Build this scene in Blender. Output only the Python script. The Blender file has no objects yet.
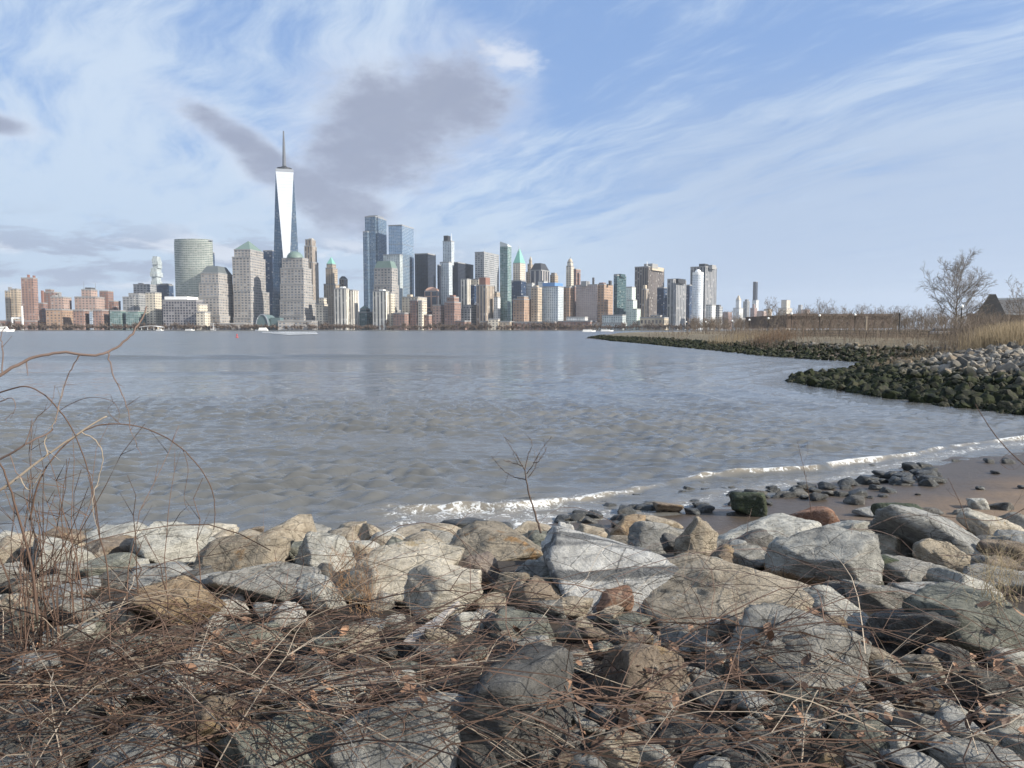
import bpy, bmesh, math, random
import numpy as np
from mathutils import Vector, noise as mnoise
rng = np.random.default_rng(7)
random.seed(7)
S = bpy.context.scene
COL = S.collection
# ------------------------------------------------------------------ camera
H = 3.6                      # eye height above the water
F = 773.0                    # focal length in pixels of a 1024 wide frame
PITCH = math.radians(4.07)   # looking slightly down
cam_d = bpy.data.cameras.new('camera')
cam_d.sensor_width = 36.0
cam_d.lens = 36.0 * F / 1024
cam_d.clip_start = 0.1
cam_d.clip_end = 40000
cam = bpy.data.objects.new('camera', cam_d)
cam.location = (0, 0, H)
cam.rotation_euler = (math.pi / 2 - PITCH, 0, 0)
COL.objects.link(cam)
S.camera = cam

def ray(px, py):
    dx = (px - 512) / F
    dy = -(py - 384) / F
    return np.array([dx, math.cos(PITCH) + dy * math.sin(PITCH), -math.sin(PITCH) + dy * math.cos(PITCH)])

def at(px, py, Y):           # the place seen at a pixel, Y metres out
    r = ray(px, py)
    return np.array([0, 0, H]) + r * (Y / r[1])

def onz(px, py, z=0.0):      # the place seen at a pixel on the level z
    r = ray(px, py)
    return np.array([0, 0, H]) + r * ((z - H) / r[2])

# ------------------------------------------------------------------ meshes
class MB:
    def __init__(s):
        s.v, s.f, s.uv, s.mi, s.n = [], [], [], [], 0
    def add(s, verts, faces, uvs=None, mi=0):
        s.v.append(np.asarray(verts, float).reshape(-1, 3))
        for k, f in enumerate(faces):
            s.f.append(tuple(i + s.n for i in f))
            s.uv.append(uvs[k] if uvs else [(0, 0)] * len(f))
            s.mi.append(mi)
        s.n += len(s.v[-1])
    def box(s, c, sz, mi=0):
        x, y, z = np.asarray(sz, float) / 2
        V = np.array([(-x,-y,-z),(x,-y,-z),(x,y,-z),(-x,y,-z),(-x,-y,z),(x,-y,z),(x,y,z),(-x,y,z)]) + np.asarray(c, float)
        s.add(V, [(3,2,1,0),(4,5,6,7),(0,1,5,4),(1,2,6,5),(2,3,7,6),(3,0,4,7)], None, mi)
    def prism(s, poly, z0, z1, top=None, mi=0, cap=1, u0=0.0):
        """walls from a footprint (counter-clockwise) to the same or another outline above; uv in metres"""
        p = [np.array([a[0], a[1], z0]) for a in poly]
        q = [np.array([a[0], a[1], z1]) for a in (top or poly)]
        n = len(p); u = u0
        V, Fc, U = [], [], []
        for i in range(n):
            j = (i + 1) % n
            w = float(np.linalg.norm(p[j] - p[i]))
            k = len(V)
            V += [p[i], p[j], q[j], q[i]]
            Fc.append((k, k+1, k+2, k+3)); U.append([(u, z0), (u + w, z0), (u + w, z1), (u, z1)])
            u += w
        s.add(V, Fc, U, mi)
        s.add(q, [tuple(range(n))], None, cap)
    def tube(s, pts, rad, sides=4, mi=0, cap=True):
        pts = np.asarray(pts, float); n = len(pts)
        rad = np.broadcast_to(np.asarray(rad, float), (n,))
        d = np.gradient(pts, axis=0); d /= (np.linalg.norm(d, axis=1)[:, None] + 1e-9)
        ref = np.where(np.abs(d[:, 2:3]) > .85, np.array([[1., 0, 0]]), np.array([[0, 0, 1.]]))
        a = np.cross(d, ref); a /= (np.linalg.norm(a, axis=1)[:, None] + 1e-9)
        b = np.cross(d, a)
        t = np.arange(sides) * 2 * math.pi / sides
        V = pts[:, None, :] + rad[:, None, None] * (np.cos(t)[None, :, None] * a[:, None, :] + np.sin(t)[None, :, None] * b[:, None, :])
        Fc = []
        for i in range(n - 1):
            for k in range(sides):
                k2 = (k + 1) % sides
                Fc.append((i*sides + k, i*sides + k2, (i+1)*sides + k2, (i+1)*sides + k))
        if cap:
            Fc.append(tuple(range(sides))[::-1]); Fc.append(tuple((n-1)*sides + k for k in range(sides)))
        s.add(V.reshape(-1, 3), Fc, None, mi)
    def lathe(s, c, prof, seg=12, mi=0):
        V, Fc = [], []
        for r, z in prof:
            for k in range(seg):
                t = 2 * math.pi * k / seg
                V.append((c[0] + r * math.cos(t), c[1] + r * math.sin(t), c[2] + z))
        for i in range(len(prof) - 1):
            for k in range(seg):
                k2 = (k + 1) % seg
                Fc.append((i*seg + k, i*seg + k2, (i+1)*seg + k2, (i+1)*seg + k))
        s.add(V, Fc, None, mi)
    def mesh(s, name, mats, origin=(0, 0, 0), smooth=False):
        me = bpy.data.meshes.new(name)
        V = np.concatenate(s.v) - np.asarray(origin, float)
        me.from_pydata(V.tolist(), [], s.f)
        for m in (mats if isinstance(mats, (list, tuple)) else [mats]):
            me.materials.append(m)
        uvl = me.uv_layers.new(name='UVMap')
        uvl.data.foreach_set('uv', np.array([c for f in s.uv for c in f], np.float32).ravel())
        k = len(me.materials) - 1
        me.polygons.foreach_set('material_index', np.minimum(np.array(s.mi, np.int32), k))
        if smooth:
            me.polygons.foreach_set('use_smooth', [True] * len(me.polygons))
        me.update()
        return me

def grid_mesh(name, X, Y, Z, mat, smooth=True):
    r, c = X.shape
    me = bpy.data.meshes.new(name)
    V = np.stack([X, Y, Z], -1).reshape(-1, 3).astype(np.float32)
    i = np.arange((r - 1) * (c - 1)); a = (i // (c - 1)) * c + i % (c - 1)
    q = np.stack([a, a + 1, a + c + 1, a + c], 1).astype(np.int32)
    me.vertices.add(len(V)); me.vertices.foreach_set('co', V.ravel())
    me.loops.add(q.size); me.loops.foreach_set('vertex_index', q.ravel())
    me.polygons.add(len(q)); me.polygons.foreach_set('loop_start', np.arange(0, q.size, 4, dtype=np.int32))
    me.polygons.foreach_set('use_smooth', [smooth] * len(q))
    me.materials.append(mat); me.update(calc_edges=True); me.validate()
    return me

def setp(o, label=None, cat=None, group=None, kind=None):
    if label: o['label'] = label
    if cat: o['category'] = cat
    if group: o['group'] = group
    if kind: o['kind'] = kind
    return o

def link(name, data, loc=(0, 0, 0), parent=None):
    o = bpy.data.objects.new(name, data)
    o.location = [float(a) for a in loc]; COL.objects.link(o)
    if parent is not None: o.parent = parent
    return o

def empty(name, loc, label, cat, group=None):
    return setp(link(name, None, loc), label, cat, group)

def part(name, mb, mats, root, label=None, smooth=False):
    org = np.array(root['org']) if 'org' in root else np.array(root.location)
    return setp(link(name, mb.mesh(name, mats, org, smooth), (0, 0, 0), root), label)

def whole(name, mb, mats, label, cat, group=None, origin=None, kind=None, smooth=False):
    org = origin if origin is not None else np.concatenate(mb.v).mean(0) * [1, 1, 0] + [0, 0, np.concatenate(mb.v)[:, 2].min()]
    return setp(link(name, mb.mesh(name, mats, org, smooth), org), label, cat, group, kind)

# ------------------------------------------------------------------ nodes
class G:
    """a tiny wrapper so that node maths reads like maths"""
    def __init__(s, tree): s.t = tree; s.n = tree.nodes; s.l = tree.links
    def node(s, typ, **kw):
        n = s.n.new(typ)
        for k, v in kw.items(): setattr(n, k, v)
        return n
    def put(s, sock, v):
        if isinstance(v, E): s.l.new(v.s, sock)
        elif isinstance(v, bpy.types.NodeSocket): s.l.new(v, sock)
        elif v is not None:
            if isinstance(v, (tuple, list)) and len(v) == 3 and sock.type == 'RGBA': v = (*v, 1)
            sock.default_value = v
    def m(s, op, a, b=None, c=None, clamp=False):
        n = s.node('ShaderNodeMath', operation=op, use_clamp=clamp)
        for i, v in enumerate((a, b, c)):
            if v is not None: s.put(n.inputs[i], v)
        return E(s, n.outputs[0])
    def mix(s, f, a, b, mode='MIX'):
        n = s.node('ShaderNodeMix', data_type='RGBA', blend_type=mode)
        s.put(n.inputs[0], f); s.put(n.inputs[6], a); s.put(n.inputs[7], b)
        return E(s, n.outputs[2])
    def noise(s, vec, scale, detail=4, rough=.5, dist=0.0, out=0, dims='3D'):
        n = s.node('ShaderNodeTexNoise', noise_dimensions=dims)
        if vec is not None: s.put(n.inputs['Vector'], vec)
        n.inputs['Scale'].default_value = scale; n.inputs['Detail'].default_value = detail
        n.inputs['Roughness'].default_value = rough; n.inputs['Distortion'].default_value = dist
        return E(s, n.outputs[out])
    def vor(s, vec, scale, feature='F1', out=0, rand=1.0):
        n = s.node('ShaderNodeTexVoronoi', feature=feature)
        if vec is not None: s.put(n.inputs['Vector'], vec)
        n.inputs['Scale'].default_value = scale; n.inputs['Randomness'].default_value = rand
        return E(s, n.outputs[out])
    def mapv(s, vec, scale=(1, 1, 1), rot=(0, 0, 0), loc=(0, 0, 0)):
        n = s.node('ShaderNodeMapping')
        s.put(n.inputs[0], vec); n.inputs[1].default_value = loc; n.inputs[2].default_value = rot; n.inputs[3].default_value = scale
        return E(s, n.outputs[0])
    def ramp(s, f, lo, hi):   # smooth 0..1 between lo and hi
        n = s.node('ShaderNodeMapRange', interpolation_type='SMOOTHSTEP')
        s.put(n.inputs[0], f); n.inputs[1].default_value = lo; n.inputs[2].default_value = hi
        return E(s, n.outputs[0])
    def xyz(s, v):
        n = s.node('ShaderNodeSeparateXYZ'); s.put(n.inputs[0], v); return [E(s, o) for o in n.outputs]
    def comb(s, x, y, z):
        n = s.node('ShaderNodeCombineXYZ')
        for i, v in enumerate((x, y, z)): s.put(n.inputs[i], v)
        return E(s, n.outputs[0])
    def bump(s, h, strength, dist=.05, normal=None):
        n = s.node('ShaderNodeBump'); s.put(n.inputs['Height'], h); s.put(n.inputs['Strength'], strength)
        n.inputs['Distance'].default_value = dist
        if normal is not None: s.put(n.inputs['Normal'], normal)
        return E(s, n.outputs[0])
    def coord(s, which='Object'): return E(s, s.node('ShaderNodeTexCoord').outputs[which])
    def pos(s): return E(s, s.node('ShaderNodeNewGeometry').outputs['Position'])
    def island(s): return E(s, s.node('ShaderNodeNewGeometry').outputs['Random Per Island'])
    def objrand(s): return E(s, s.node('ShaderNodeObjectInfo').outputs['Random'])
    def attr(s, name): return E(s, s.node('ShaderNodeAttribute', attribute_name=name).outputs['Fac'])
class E:
    def __init__(s, g, sock): s.g = g; s.s = sock
    def __add__(s, o): return s.g.m('ADD', s, o)
    __radd__ = __add__
    def __sub__(s, o): return s.g.m('SUBTRACT', s, o)
    def __rsub__(s, o): return s.g.m('SUBTRACT', o, s)
    def __mul__(s, o): return s.g.m('MULTIPLY', s, o)
    __rmul__ = __mul__
    def __truediv__(s, o): return s.g.m('DIVIDE', s, o)

def new_mat(name):
    m = bpy.data.materials.new(name); m.use_nodes = True
    g = G(m.node_tree)
    return m, g, m.node_tree.nodes['Principled BSDF'].inputs

def plain(name, c, rough=.7, metal=0.0, var=.15, scale=1.5, spec=.5, bump=0.0):
    m, g, p = new_mat(name)
    n = g.noise(g.coord(), scale, 5, .6)
    g.put(p['Base Color'], g.mix(n, tuple(x * (1 - var) for x in c), tuple(min(1, x * (1 + var)) for x in c)))
    p['Roughness'].default_value = rough; p['Metallic'].default_value = metal; p['Specular IOR Level'].default_value = spec
    if bump: g.put(p['Normal'], g.bump(g.noise(g.coord(), scale * 4, 5, .6), bump, .05))
    return m
# ------------------------------------------------------------------ sun, sky, clouds
SUN_AZ = math.radians(109)    # clockwise from the view direction: behind the right shoulder
SUN_EL = math.radians(29)
sd = bpy.data.lights.new('sun', 'SUN'); sd.energy = 5.0; sd.angle = math.radians(.53); sd.color = (1.0, .93, .81)
sun = link('sun', sd, (60, -60, 80))
sun_dir = Vector((math.sin(SUN_AZ) * math.cos(SUN_EL), math.cos(SUN_AZ) * math.cos(SUN_EL), math.sin(SUN_EL)))
sun.rotation_euler = sun_dir.to_track_quat('Z', 'Y').to_euler()

W = bpy.data.worlds.new('World'); S.world = W; W.use_nodes = True
def build_world():
    g = G(W.node_tree); bg = W.node_tree.nodes['Background']
    sky = g.node('ShaderNodeTexSky'); sky.sky_type = 'NISHITA'; sky.sun_disc = False
    sky.sun_elevation = SUN_EL; sky.sun_rotation = SUN_AZ
    sky.air_density = 1.0; sky.dust_density = 1.2; sky.ozone_density = 1.5
    d = g.coord('Generated'); x, y, z = g.xyz(d)
    az = g.m('ARCTAN2', x, y)
    el = g.m('ARCSINE', z)
    elc = g.m('MAXIMUM', el, 0.0)
    # flat cloud deck seen in perspective
    k = 1.0 / (g.m('MAXIMUM', z, 0.0) + .10) if False else g.m('DIVIDE', 1.0, g.m('MAXIMUM', z, 0.0) + .10)
    pv = g.comb(x * k, y * k, 0.0)
    warp = g.noise(pv, .9, 3, .5, out=1)
    wv = g.node('ShaderNodeVectorMath', operation='MULTIPLY_ADD')
    g.put(wv.inputs[0], warp); wv.inputs[1].default_value = (.7, .7, 0); g.put(wv.inputs[2], pv)
    pw = E(g, wv.outputs[0])
    streak = g.noise(g.mapv(g.mapv(pw, (1, 1, 1), (0, 0, math.radians(63))), (.50, 2.0, 1)), 1.6, 10, .62)
    soft = g.noise(g.mapv(pw, (.7, .8, 1), (0, 0, 0), (3.1, 1.7, 0)), .75, 5, .55)
    fine = g.noise(g.mapv(g.mapv(pw, (1, 1, 1), (0, 0, math.radians(52))), (.9, 2.8, 1), (0, 0, 0), (5, 2, 0)), 2.8, 11, .66)
    # blue gap above the middle and towards the top right, veil at left and low down
    blue = g.ramp(g.m('SQRT', g.m('POWER', (az - .20) / .42, 2.0) + g.m('POWER', (el - .36) / .17, 2.0)), 1.0, .1)
    cov = streak * .62 + soft * .36 + fine * .30 - .04 - blue * .05 + g.ramp(el, .30, .02) * .16 + g.ramp(az, .15, -.35) * .04
    veil = g.ramp(cov, .51, .75)
    def rgb(r, g_, b): return (r, g_, b)
    base = g.mix(.72, sky.outputs[0], (1.75, 2.95, 5.5))
    lowc = g.mix(g.ramp(el, .0, .28), (3.8, 4.75, 5.85), (4.4, 5.2, 6.2))
    c = g.mix(veil * .86, base, lowc)
    # grey blue sheet over the right half
    sheet = g.ramp(soft * .8 + fine * .7 - .35, .08, .42) * g.ramp(az, .0, .30) * g.ramp(el, .34, .17)
    c = g.mix(sheet * .75, c, (2.8, 3.6, 5.0))
    c = g.mix(g.ramp(el, .09, .0) * g.ramp(az, -.1, .4) * .7, c, (3.2, 4.15, 5.5))
    # heaped grey clouds
    nz = g.noise(g.comb(az, el * 1.5, 0.0), 9.0, 8, .6) - .5
    nz2 = g.noise(g.comb(az, el * 2.2, 3.0), 26.0, 7, .62) - .5
    def blob(px, py, rx, ry, tilt=0.0):
        a0 = math.atan((px - 512) / F); e0 = (329 - py) / F * math.cos(a0)
        du = az - a0; dv = el - e0
        ct, st = math.cos(tilt), math.sin(tilt)
        u = (du * ct + dv * st) * (F / rx); v = (dv * ct - du * st) * (F / ry)
        return 1.0 - g.m('SQRT', u * u + v * v)
    f = None
    for b in ((446, 112, 80, 56, .10), (395, 132, 88, 66, .15), (352, 166, 62, 52, .2), (348, 208, 58, 32, -.35),
              (246, 148, 70, 17, -.50), (282, 176, 50, 22, -.45), (316, 192, 50, 27, -.3), (6, 131, 30, 10, -.1)):
        e = blob(*b); f = e if f is None else g.m('MAXIMUM', f, e)
    fd = f + nz * 1.15 + nz2 * .5
    gm = g.ramp(fd, -.02, .50)
    rim = g.ramp(fd, -.55, .30)
    c = g.mix(rim * .40, c, (4.9, 5.3, 6.1))
    grey = g.mix(g.ramp(fd * .8 + nz2 * .5 + nz * .6, .0, .65), (3.1, 3.5, 4.5), (2.2, 2.5, 3.35))
    c = g.mix(gm * .9, c, grey)
    # small bright puff
    pf = g.ramp(blob(513, 76, 40, 17, -.15) + nz * 1.6 + nz2 * 1.4, .0, .8)
    c = g.mix(pf * .75, c, (5.4, 5.7, 6.3))
    # broken low clouds above the left skyline and behind the towers
    lo = g.noise(g.comb(az * 1.0, el * 4.2, 1.0), 8.5, 8, .6, .4)
    band = g.ramp(el, .02, .05) * g.ramp(el, .145, .085)
    ml = g.ramp(lo, .48, .58) * band * g.ramp(az, .12, -.32)
    c = g.mix(ml * .8, c, (2.5, 2.95, 4.0))
    lo2 = g.noise(g.comb(az * 1.0, el * 3.6, 6.0), 9.5, 8, .6, .4)
    c = g.mix(g.ramp(lo2, .52, .66) * band * g.ramp(az, .25, -.25) * .8, c, (5.4, 5.8, 6.5))
    # added white patch low in the unseen west sky, to brighten the great tower
    west = g.ramp(g.m('ABSOLUTE', g.m('ABSOLUTE', az) - math.pi), .9, .25) * g.ramp(el, .5, .22)
    c = g.mix(west * .8, c, (15.0, 14.6, 14.0))
    g.put(bg.inputs[0], c)
    bg.inputs[1].default_value = .089
build_world()
try: W.cycles.sampling_method = 'MANUAL'; W.cycles.sample_map_resolution = 512
except Exception: pass
S.view_settings.view_transform = 'Standard'; S.view_settings.look = 'None'
S.view_settings.exposure = .74; S.view_settings.gamma = 1.0; S.view_settings.use_curve_mapping = False
try:
    S.cycles.use_denoising = True; S.cycles.denoiser = 'OPENIMAGEDENOISE'
    S.cycles.max_bounces = 5; S.cycles.transparent_max_bounces = 6; S.cycles.volume_bounces = 0
    S.cycles.use_adaptive_sampling = True; S.cycles.adaptive_threshold = .015
except Exception: pass
# ------------------------------------------------------------------ shoreline, terrain, water
def _p(px, py): return tuple(onz(px, py)[:2])
SHORE = [(-90, 6), (-30, 10.5), (-12, 12.6), _p(250, 545), _p(400, 537), _p(520, 531), _p(620, 521), _p(700, 510), _p(800, 490), _p(900, 470),
         _p(1000, 452), _p(1024, 448), (21, 26.5), (25.5, 29.5), _p(1024, 414), _p(960, 407), _p(900, 399), _p(850, 391), _p(812, 385),
         _p(794, 381.5), _p(800, 378), _p(830, 372.5), _p(862, 367), _p(872, 363.5), _p(845, 361), _p(800, 358.5), _p(760, 355.3), _p(700, 349),
         _p(640, 343.2), _p(600, 340.0), _p(583, 338.4), (42, 345), (80, 420), (250, 800), (420, 1150), (1300, 1150), (1300, -140), (-90, -140)]
SH = np.array(SHORE, float)
def shore_d(X, Y):
    """signed distance to the waterline, positive on land"""
    P = np.stack([X.ravel(), Y.ravel()], 1)
    best = np.full(len(P), 1e9); inside = np.zeros(len(P), bool)
    for i in range(len(SH)):
        a, b = SH[i], SH[(i + 1) % len(SH)]
        ab = b - a; t = np.clip(((P - a) @ ab) / (ab @ ab), 0, 1)
        dd = np.linalg.norm(P - (a + t[:, None] * ab), axis=1); best = np.minimum(best, dd)
        c = ((a[1] > P[:, 1]) != (b[1] > P[:, 1]))
        with np.errstate(divide='ignore', invalid='ignore'):
            xi = (b[0] - a[0]) * (P[:, 1] - a[1]) / (b[1] - a[1] + 1e-12) + a[0]
        inside ^= c & (P[:, 0] < xi)
    return np.where(inside, best, -best).reshape(X.shape)
def sstep(a, b, x):
    t = np.clip((x - a) / (b - a), 0, 1); return t * t * (3 - 2 * t)
CREST = (np.array([-200, 0, 2.5, 5.0, 6.4, 8.0, 9.5, 11.2, 12.5]), np.array([2.1, 2.05, 1.98, 1.86, 1.68, 1.22, .78, .40, .0]))
def vnoise(X, Y, sc, seed=0):
    """cheap smooth value noise for terrain and water"""
    r = np.random.default_rng(seed); T = r.random((64, 64))
    x = X / sc; y = Y / sc; i = np.floor(x).astype(int); j = np.floor(y).astype(int)
    u = x - i; v = y - j; u = u*u*(3-2*u); v = v*v*(3-2*v)
    g = lambda a, b: T[a % 64, b % 64]
    return (g(i,j)*(1-u) + g(i+1,j)*u)*(1-v) + (g(i,j+1)*(1-u) + g(i+1,j+1)*u)*v - .5
def height(X, Y, d=None):
    X = np.asarray(X, float); Y = np.asarray(Y, float)
    d = shore_d(X, Y) if d is None else d
    beach = np.where(d > 0, .055 * d, .07 * d)
    crest = np.interp(Y, *CREST) - sstep(14, 26, X) * 0
    near = np.maximum(np.minimum(beach, .62), np.where(Y < 12.4, crest, -9))
    near = np.where(d < 0, np.minimum(near, np.maximum(.07 * d, crest * sstep(-3, 0, d))), near)
    bank = np.where(d > 0, 2.25 * sstep(-.5, 16, d), .16 * d)
    w = np.maximum(sstep(25.5, 31, Y), sstep(19, 27, X) * sstep(6, 20, Y) * .0)
    z = near * (1 - w) + bank * w
    return np.maximum(z + .05 * vnoise(X, Y, 1.7, 3) + .025 * vnoise(X, Y, .5, 4), -3.0)

def sand_mat():
    m, g, p = new_mat('sand')
    P = g.pos(); x, y, z = g.xyz(P)
    n1 = g.noise(P, .35, 6, .6); n2 = g.noise(P, 9, 6, .7); n3 = g.noise(P, 70, 3, .6)
    dry = g.mix(n2, (.155, .105, .066), (.23, .16, .105)); dry = g.mix(n3, dry, (.20, .14, .10), 'MULTIPLY') if False else dry
    wet = g.mix(n2, (.055, .041, .029), (.09, .068, .048))
    wetf = g.ramp(z + (n1 - .5) * .16, .24, .06)
    sand = g.mix(wetf, dry, wet)
    # darker drift lines and pebbly patches
    peb = g.ramp(g.vor(P, 22, 'F1', 0), .32, .12) * g.ramp(n1 + n2 * .3, .55, .75)
    sand = g.mix(peb * .8, sand, (.06, .06, .06))
    soil = g.mix(g.ramp(n2, .35, .7), (.014, .011, .008), (.05, .036, .025))
    park = g.mix(g.ramp(g.noise(P, .6, 5, .6), .3, .7), (.12, .10, .06), (.19, .15, .09))
    soil = g.mix(g.ramp(y, 28, 34), soil, park)
    g.put(p['Base Color'], g.mix(g.ramp(z + n1 * .2, .62, .85), sand, soil))
    g.put(p['Roughness'], g.m('SUBTRACT', .9, wetf * .45))
    g.put(p['Normal'], g.bump(g.noise(P, 5, 8, .65) + n3 * .15, .55, .06))
    return m
SAND = sand_mat()
def build_terrain():
    def gridobj(name, xs, ys, label):
        X, Y = np.meshgrid(xs, ys); Z = height(X, Y)
        o = link(name, grid_mesh(name, X, Y, Z, SAND)); setp(o, label, None, None, 'structure'); return o
    xs = np.concatenate([np.linspace(-90, -16, 30), np.linspace(-15.6, 30, 170), np.linspace(30.8, 90, 75), np.geomspace(91, 1300, 60)])
    ys = np.concatenate([np.linspace(-140, -6, 20), np.linspace(-5, 30, 150), np.linspace(30.6, 90, 100), np.geomspace(91, 1150, 110)])
    gridobj('ground', xs, ys, 'brown sand beach and park ground around the cove')
build_terrain()

def water_mat():
    m, g, p = new_mat('water')
    P = g.pos(); x, y, z = g.xyz(P)
    big = g.noise(g.mapv(P, (.012, .05, 1), (0, 0, .06)), 1.0, 5, .6)
    mid = g.noise(g.mapv(P, (.10, .42, 1), (0, 0, .10)), 1.0, 5, .6)
    r1 = g.noise(g.mapv(P, (.75, 2.3, 1), (0, 0, .14)), 1.0, 5, .62, .6)
    r2 = g.noise(g.mapv(P, (3.2, 8.5, 1), (0, 0, -.10)), 1.0, 4, .6, .5)
    far = g.ramp(y, 40, 150)
    r3 = g.noise(g.mapv(P, (1.5, 5.0, 1), (0, 0, .05), (3, 7, 0)), 1.0, 4, .6, .4)
    h = r1 * .20 + r3 * .11 + r2 * .05 + mid * 2.6 * g.ramp(y, 30, 120)
    hb = h * (g.ramp(big, .3, .7) * .7 + .55)
    nrm = g.bump(hb, .55, .5)
    foam = g.attr('foam')
    fn = g.noise(P, 3.4, 8, .68, .8); fv = g.vor(g.mapv(P, (1, 1.6, 1)), 4.5, 'SMOOTH_F1')
    dn = g.noise(P, 2.2, 4, .6, out=1)
    dv = g.node('ShaderNodeVectorMath', operation='MULTIPLY_ADD'); g.put(dv.inputs[0], dn); dv.inputs[1].default_value = (.5, .5, .2); g.put(dv.inputs[2], P)
    DV = E(g, dv.outputs[0])
    v1 = g.ramp(g.m('ABSOLUTE', g.noise(DV, 1.7, 5, .6, .6) - .5), .055, .0); v2 = g.ramp(g.m('ABSOLUTE', g.noise(DV, 5.0, 5, .6, .8) - .5), .07, .0)
    fm = g.ramp(foam * .95 + (v1 * .50 + v2 * .42) * g.ramp(foam, .03, .35) + (fn - .5) * 1.5, .58, 1.12)
    deep = g.mix(g.ramp(big * .6 + mid * .4, .38, .62), (.092, .094, .092), (.118, .117, .110))
    shal = g.mix(g.ramp(foam, .05, .5), deep, (.21, .185, .145))
    g.put(p['Base Color'], g.mix(fm, shal, (.60, .61, .60)))
    p['IOR'].default_value = 1.45
    g.put(p['Roughness'], g.m('MULTIPLY_ADD', fm, .7, g.m('MULTIPLY_ADD', far, .20, .06)))
    g.put(p['Normal'], nrm)
    return m
def build_water():
    # rows get finer towards the beach, where the ripples can be made out one by one
    q = np.concatenate([np.linspace(.30, .0115, 560), np.geomspace(.0112, .0003, 150)])
    ys = H / q
    t = np.linspace(-1, 1, 1150); t = np.sign(t) * np.abs(t) ** 1.2
    Yg, T = np.meshgrid(ys, t, indexing='ij')
    Xg = T * (Yg * 1.0 + 14)
    d = shore_d(Xg, Yg)
    sp = np.gradient(ys)[:, None] * np.ones_like(T)
    sx = np.gradient(Xg, axis=1); sp = np.maximum(sp, sx * .9)
    Z = np.zeros_like(Xg); r = np.random.default_rng(5)
    calm = sstep(0, -5, d) * .75 + .25
    patch = np.clip(.85 + 1.1 * vnoise(Xg, Yg * 2.2, 16, 91) + .9 * vnoise(Xg, Yg * 2.0, 5, 92), .3, 1.7)
    wx = Xg + .45 * vnoise(Xg, Yg, 3.1, 61) + .2 * vnoise(Xg, Yg, 1.1, 63); wy = Yg + .45 * vnoise(Xg, Yg, 2.7, 62) + .2 * vnoise(Xg, Yg, .9, 64)
    for k in range(84):
        lam = .34 * (5 / .34) ** (r.random() ** 1.4); a = r.normal(math.radians(-76), .42)
        kx, ky = math.cos(a) * 2 * math.pi / lam, math.sin(a) * 2 * math.pi / lam
        fade = np.clip(lam / (2.4 * sp) - .5, 0, 1)
        Z += .0108 * lam ** .80 * (1.35 if lam < .85 else (.42 if lam < 1.8 else .16)) * fade * np.sin(kx * wx + ky * wy + r.random() * 6.28)
    Z *= calm * patch
    Z += .006 * vnoise(Xg, Yg, 5, 77) * calm
    # rolling swells that run in to the beach, then the breaking line
    wob = .55 * vnoise(Xg, Yg, 4.5, 11) + .25 * vnoise(Xg, Yg, 1.3, 12)
    beachy = sstep(-4.2, -1.2, Xg) * sstep(31, 27, Yg)
    def ridge(c, w, h):
        q = (d - c + wob) / w
        return h * np.where(q > 0, np.exp(-(q * 1.7) ** 2), np.exp(-(q * .75) ** 2))
    brk = ridge(-2.05 + 1.05 * sstep(2, 12, Xg), .19, 1.0) * beachy * np.clip(.85 + 1.2 * vnoise(Xg, Yg, 3.0, 21), .25, 1.3)
    Z += (.08 + .06 * sstep(1, 6, Xg)) * brk + (ridge(-3.4, .55, .07) + ridge(-6.2, .7, .08)) * sstep(-7, -1, Xg) + ridge(-10.0, .9, .09) * sstep(-16, -3, Xg) + ridge(-15.5, 1.1, .09) * sstep(-30, -5, Xg)
    for (yc, h, w) in ((62, .16, 1.6), (96, .45, 2.2), (106, .25, 2.2), (38, .08, 1.0)):
        q_ = (Yg - yc - .05 * Xg + 3 * vnoise(Xg, Yg, 22, int(yc))) / w; Z += h * np.exp(-(np.where(q_ < 0, 2.2, .8) * q_) ** 2) * sstep(14, -16, Xg) * sstep(-.3, .25, vnoise(Xg, Yg, 35, int(yc) + 1) + .1)
    foam = brk * np.clip(.50 + 1.0 * vnoise(Xg, Yg, 1.1, 31) + 1.1 * vnoise(Xg, Yg, .4, 32), 0, 1.0) * (.40 + .52 * sstep(1.5, 6, Xg))
    # lace left on the shallows behind the line and around the stones at the foot of the boulders
    foam += .27 * np.exp(-((d + .45 + wob * .8) / .5) ** 2) * beachy
    foam += .34 * np.exp(-((d + 1.6) / 1.2) ** 2) * sstep(4.5, -.5, Xg) * sstep(-5, -3, Xg) * beachy
    foam += .42 * sstep(-1.2, -.1, d) * sstep(30, 34, Yg) * sstep(90, 60, Yg) * .6
    foam = foam * (d < .6)
    me = grid_mesh('water', Xg, Yg, Z, water_mat())
    a = me.attributes.new('foam', 'FLOAT', 'POINT'); a.data.foreach_set('value', foam.ravel().astype(np.float32))
    setp(link('water', me), 'grey rippled harbour water with small waves running in to the beach', None, None, 'structure')
    # the bed of the harbour closes the ground under the water
    mb = MB(); mb.add([(-14000, -400, -4), (14000, -400, -4), (14000, 13000, -4), (-14000, 13000, -4)], [(0, 1, 2, 3)])
    o = link('seabed', mb.mesh('seabed', SAND)); setp(o, 'muddy bed of the harbour', None, None, 'structure')
build_water()
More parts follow.
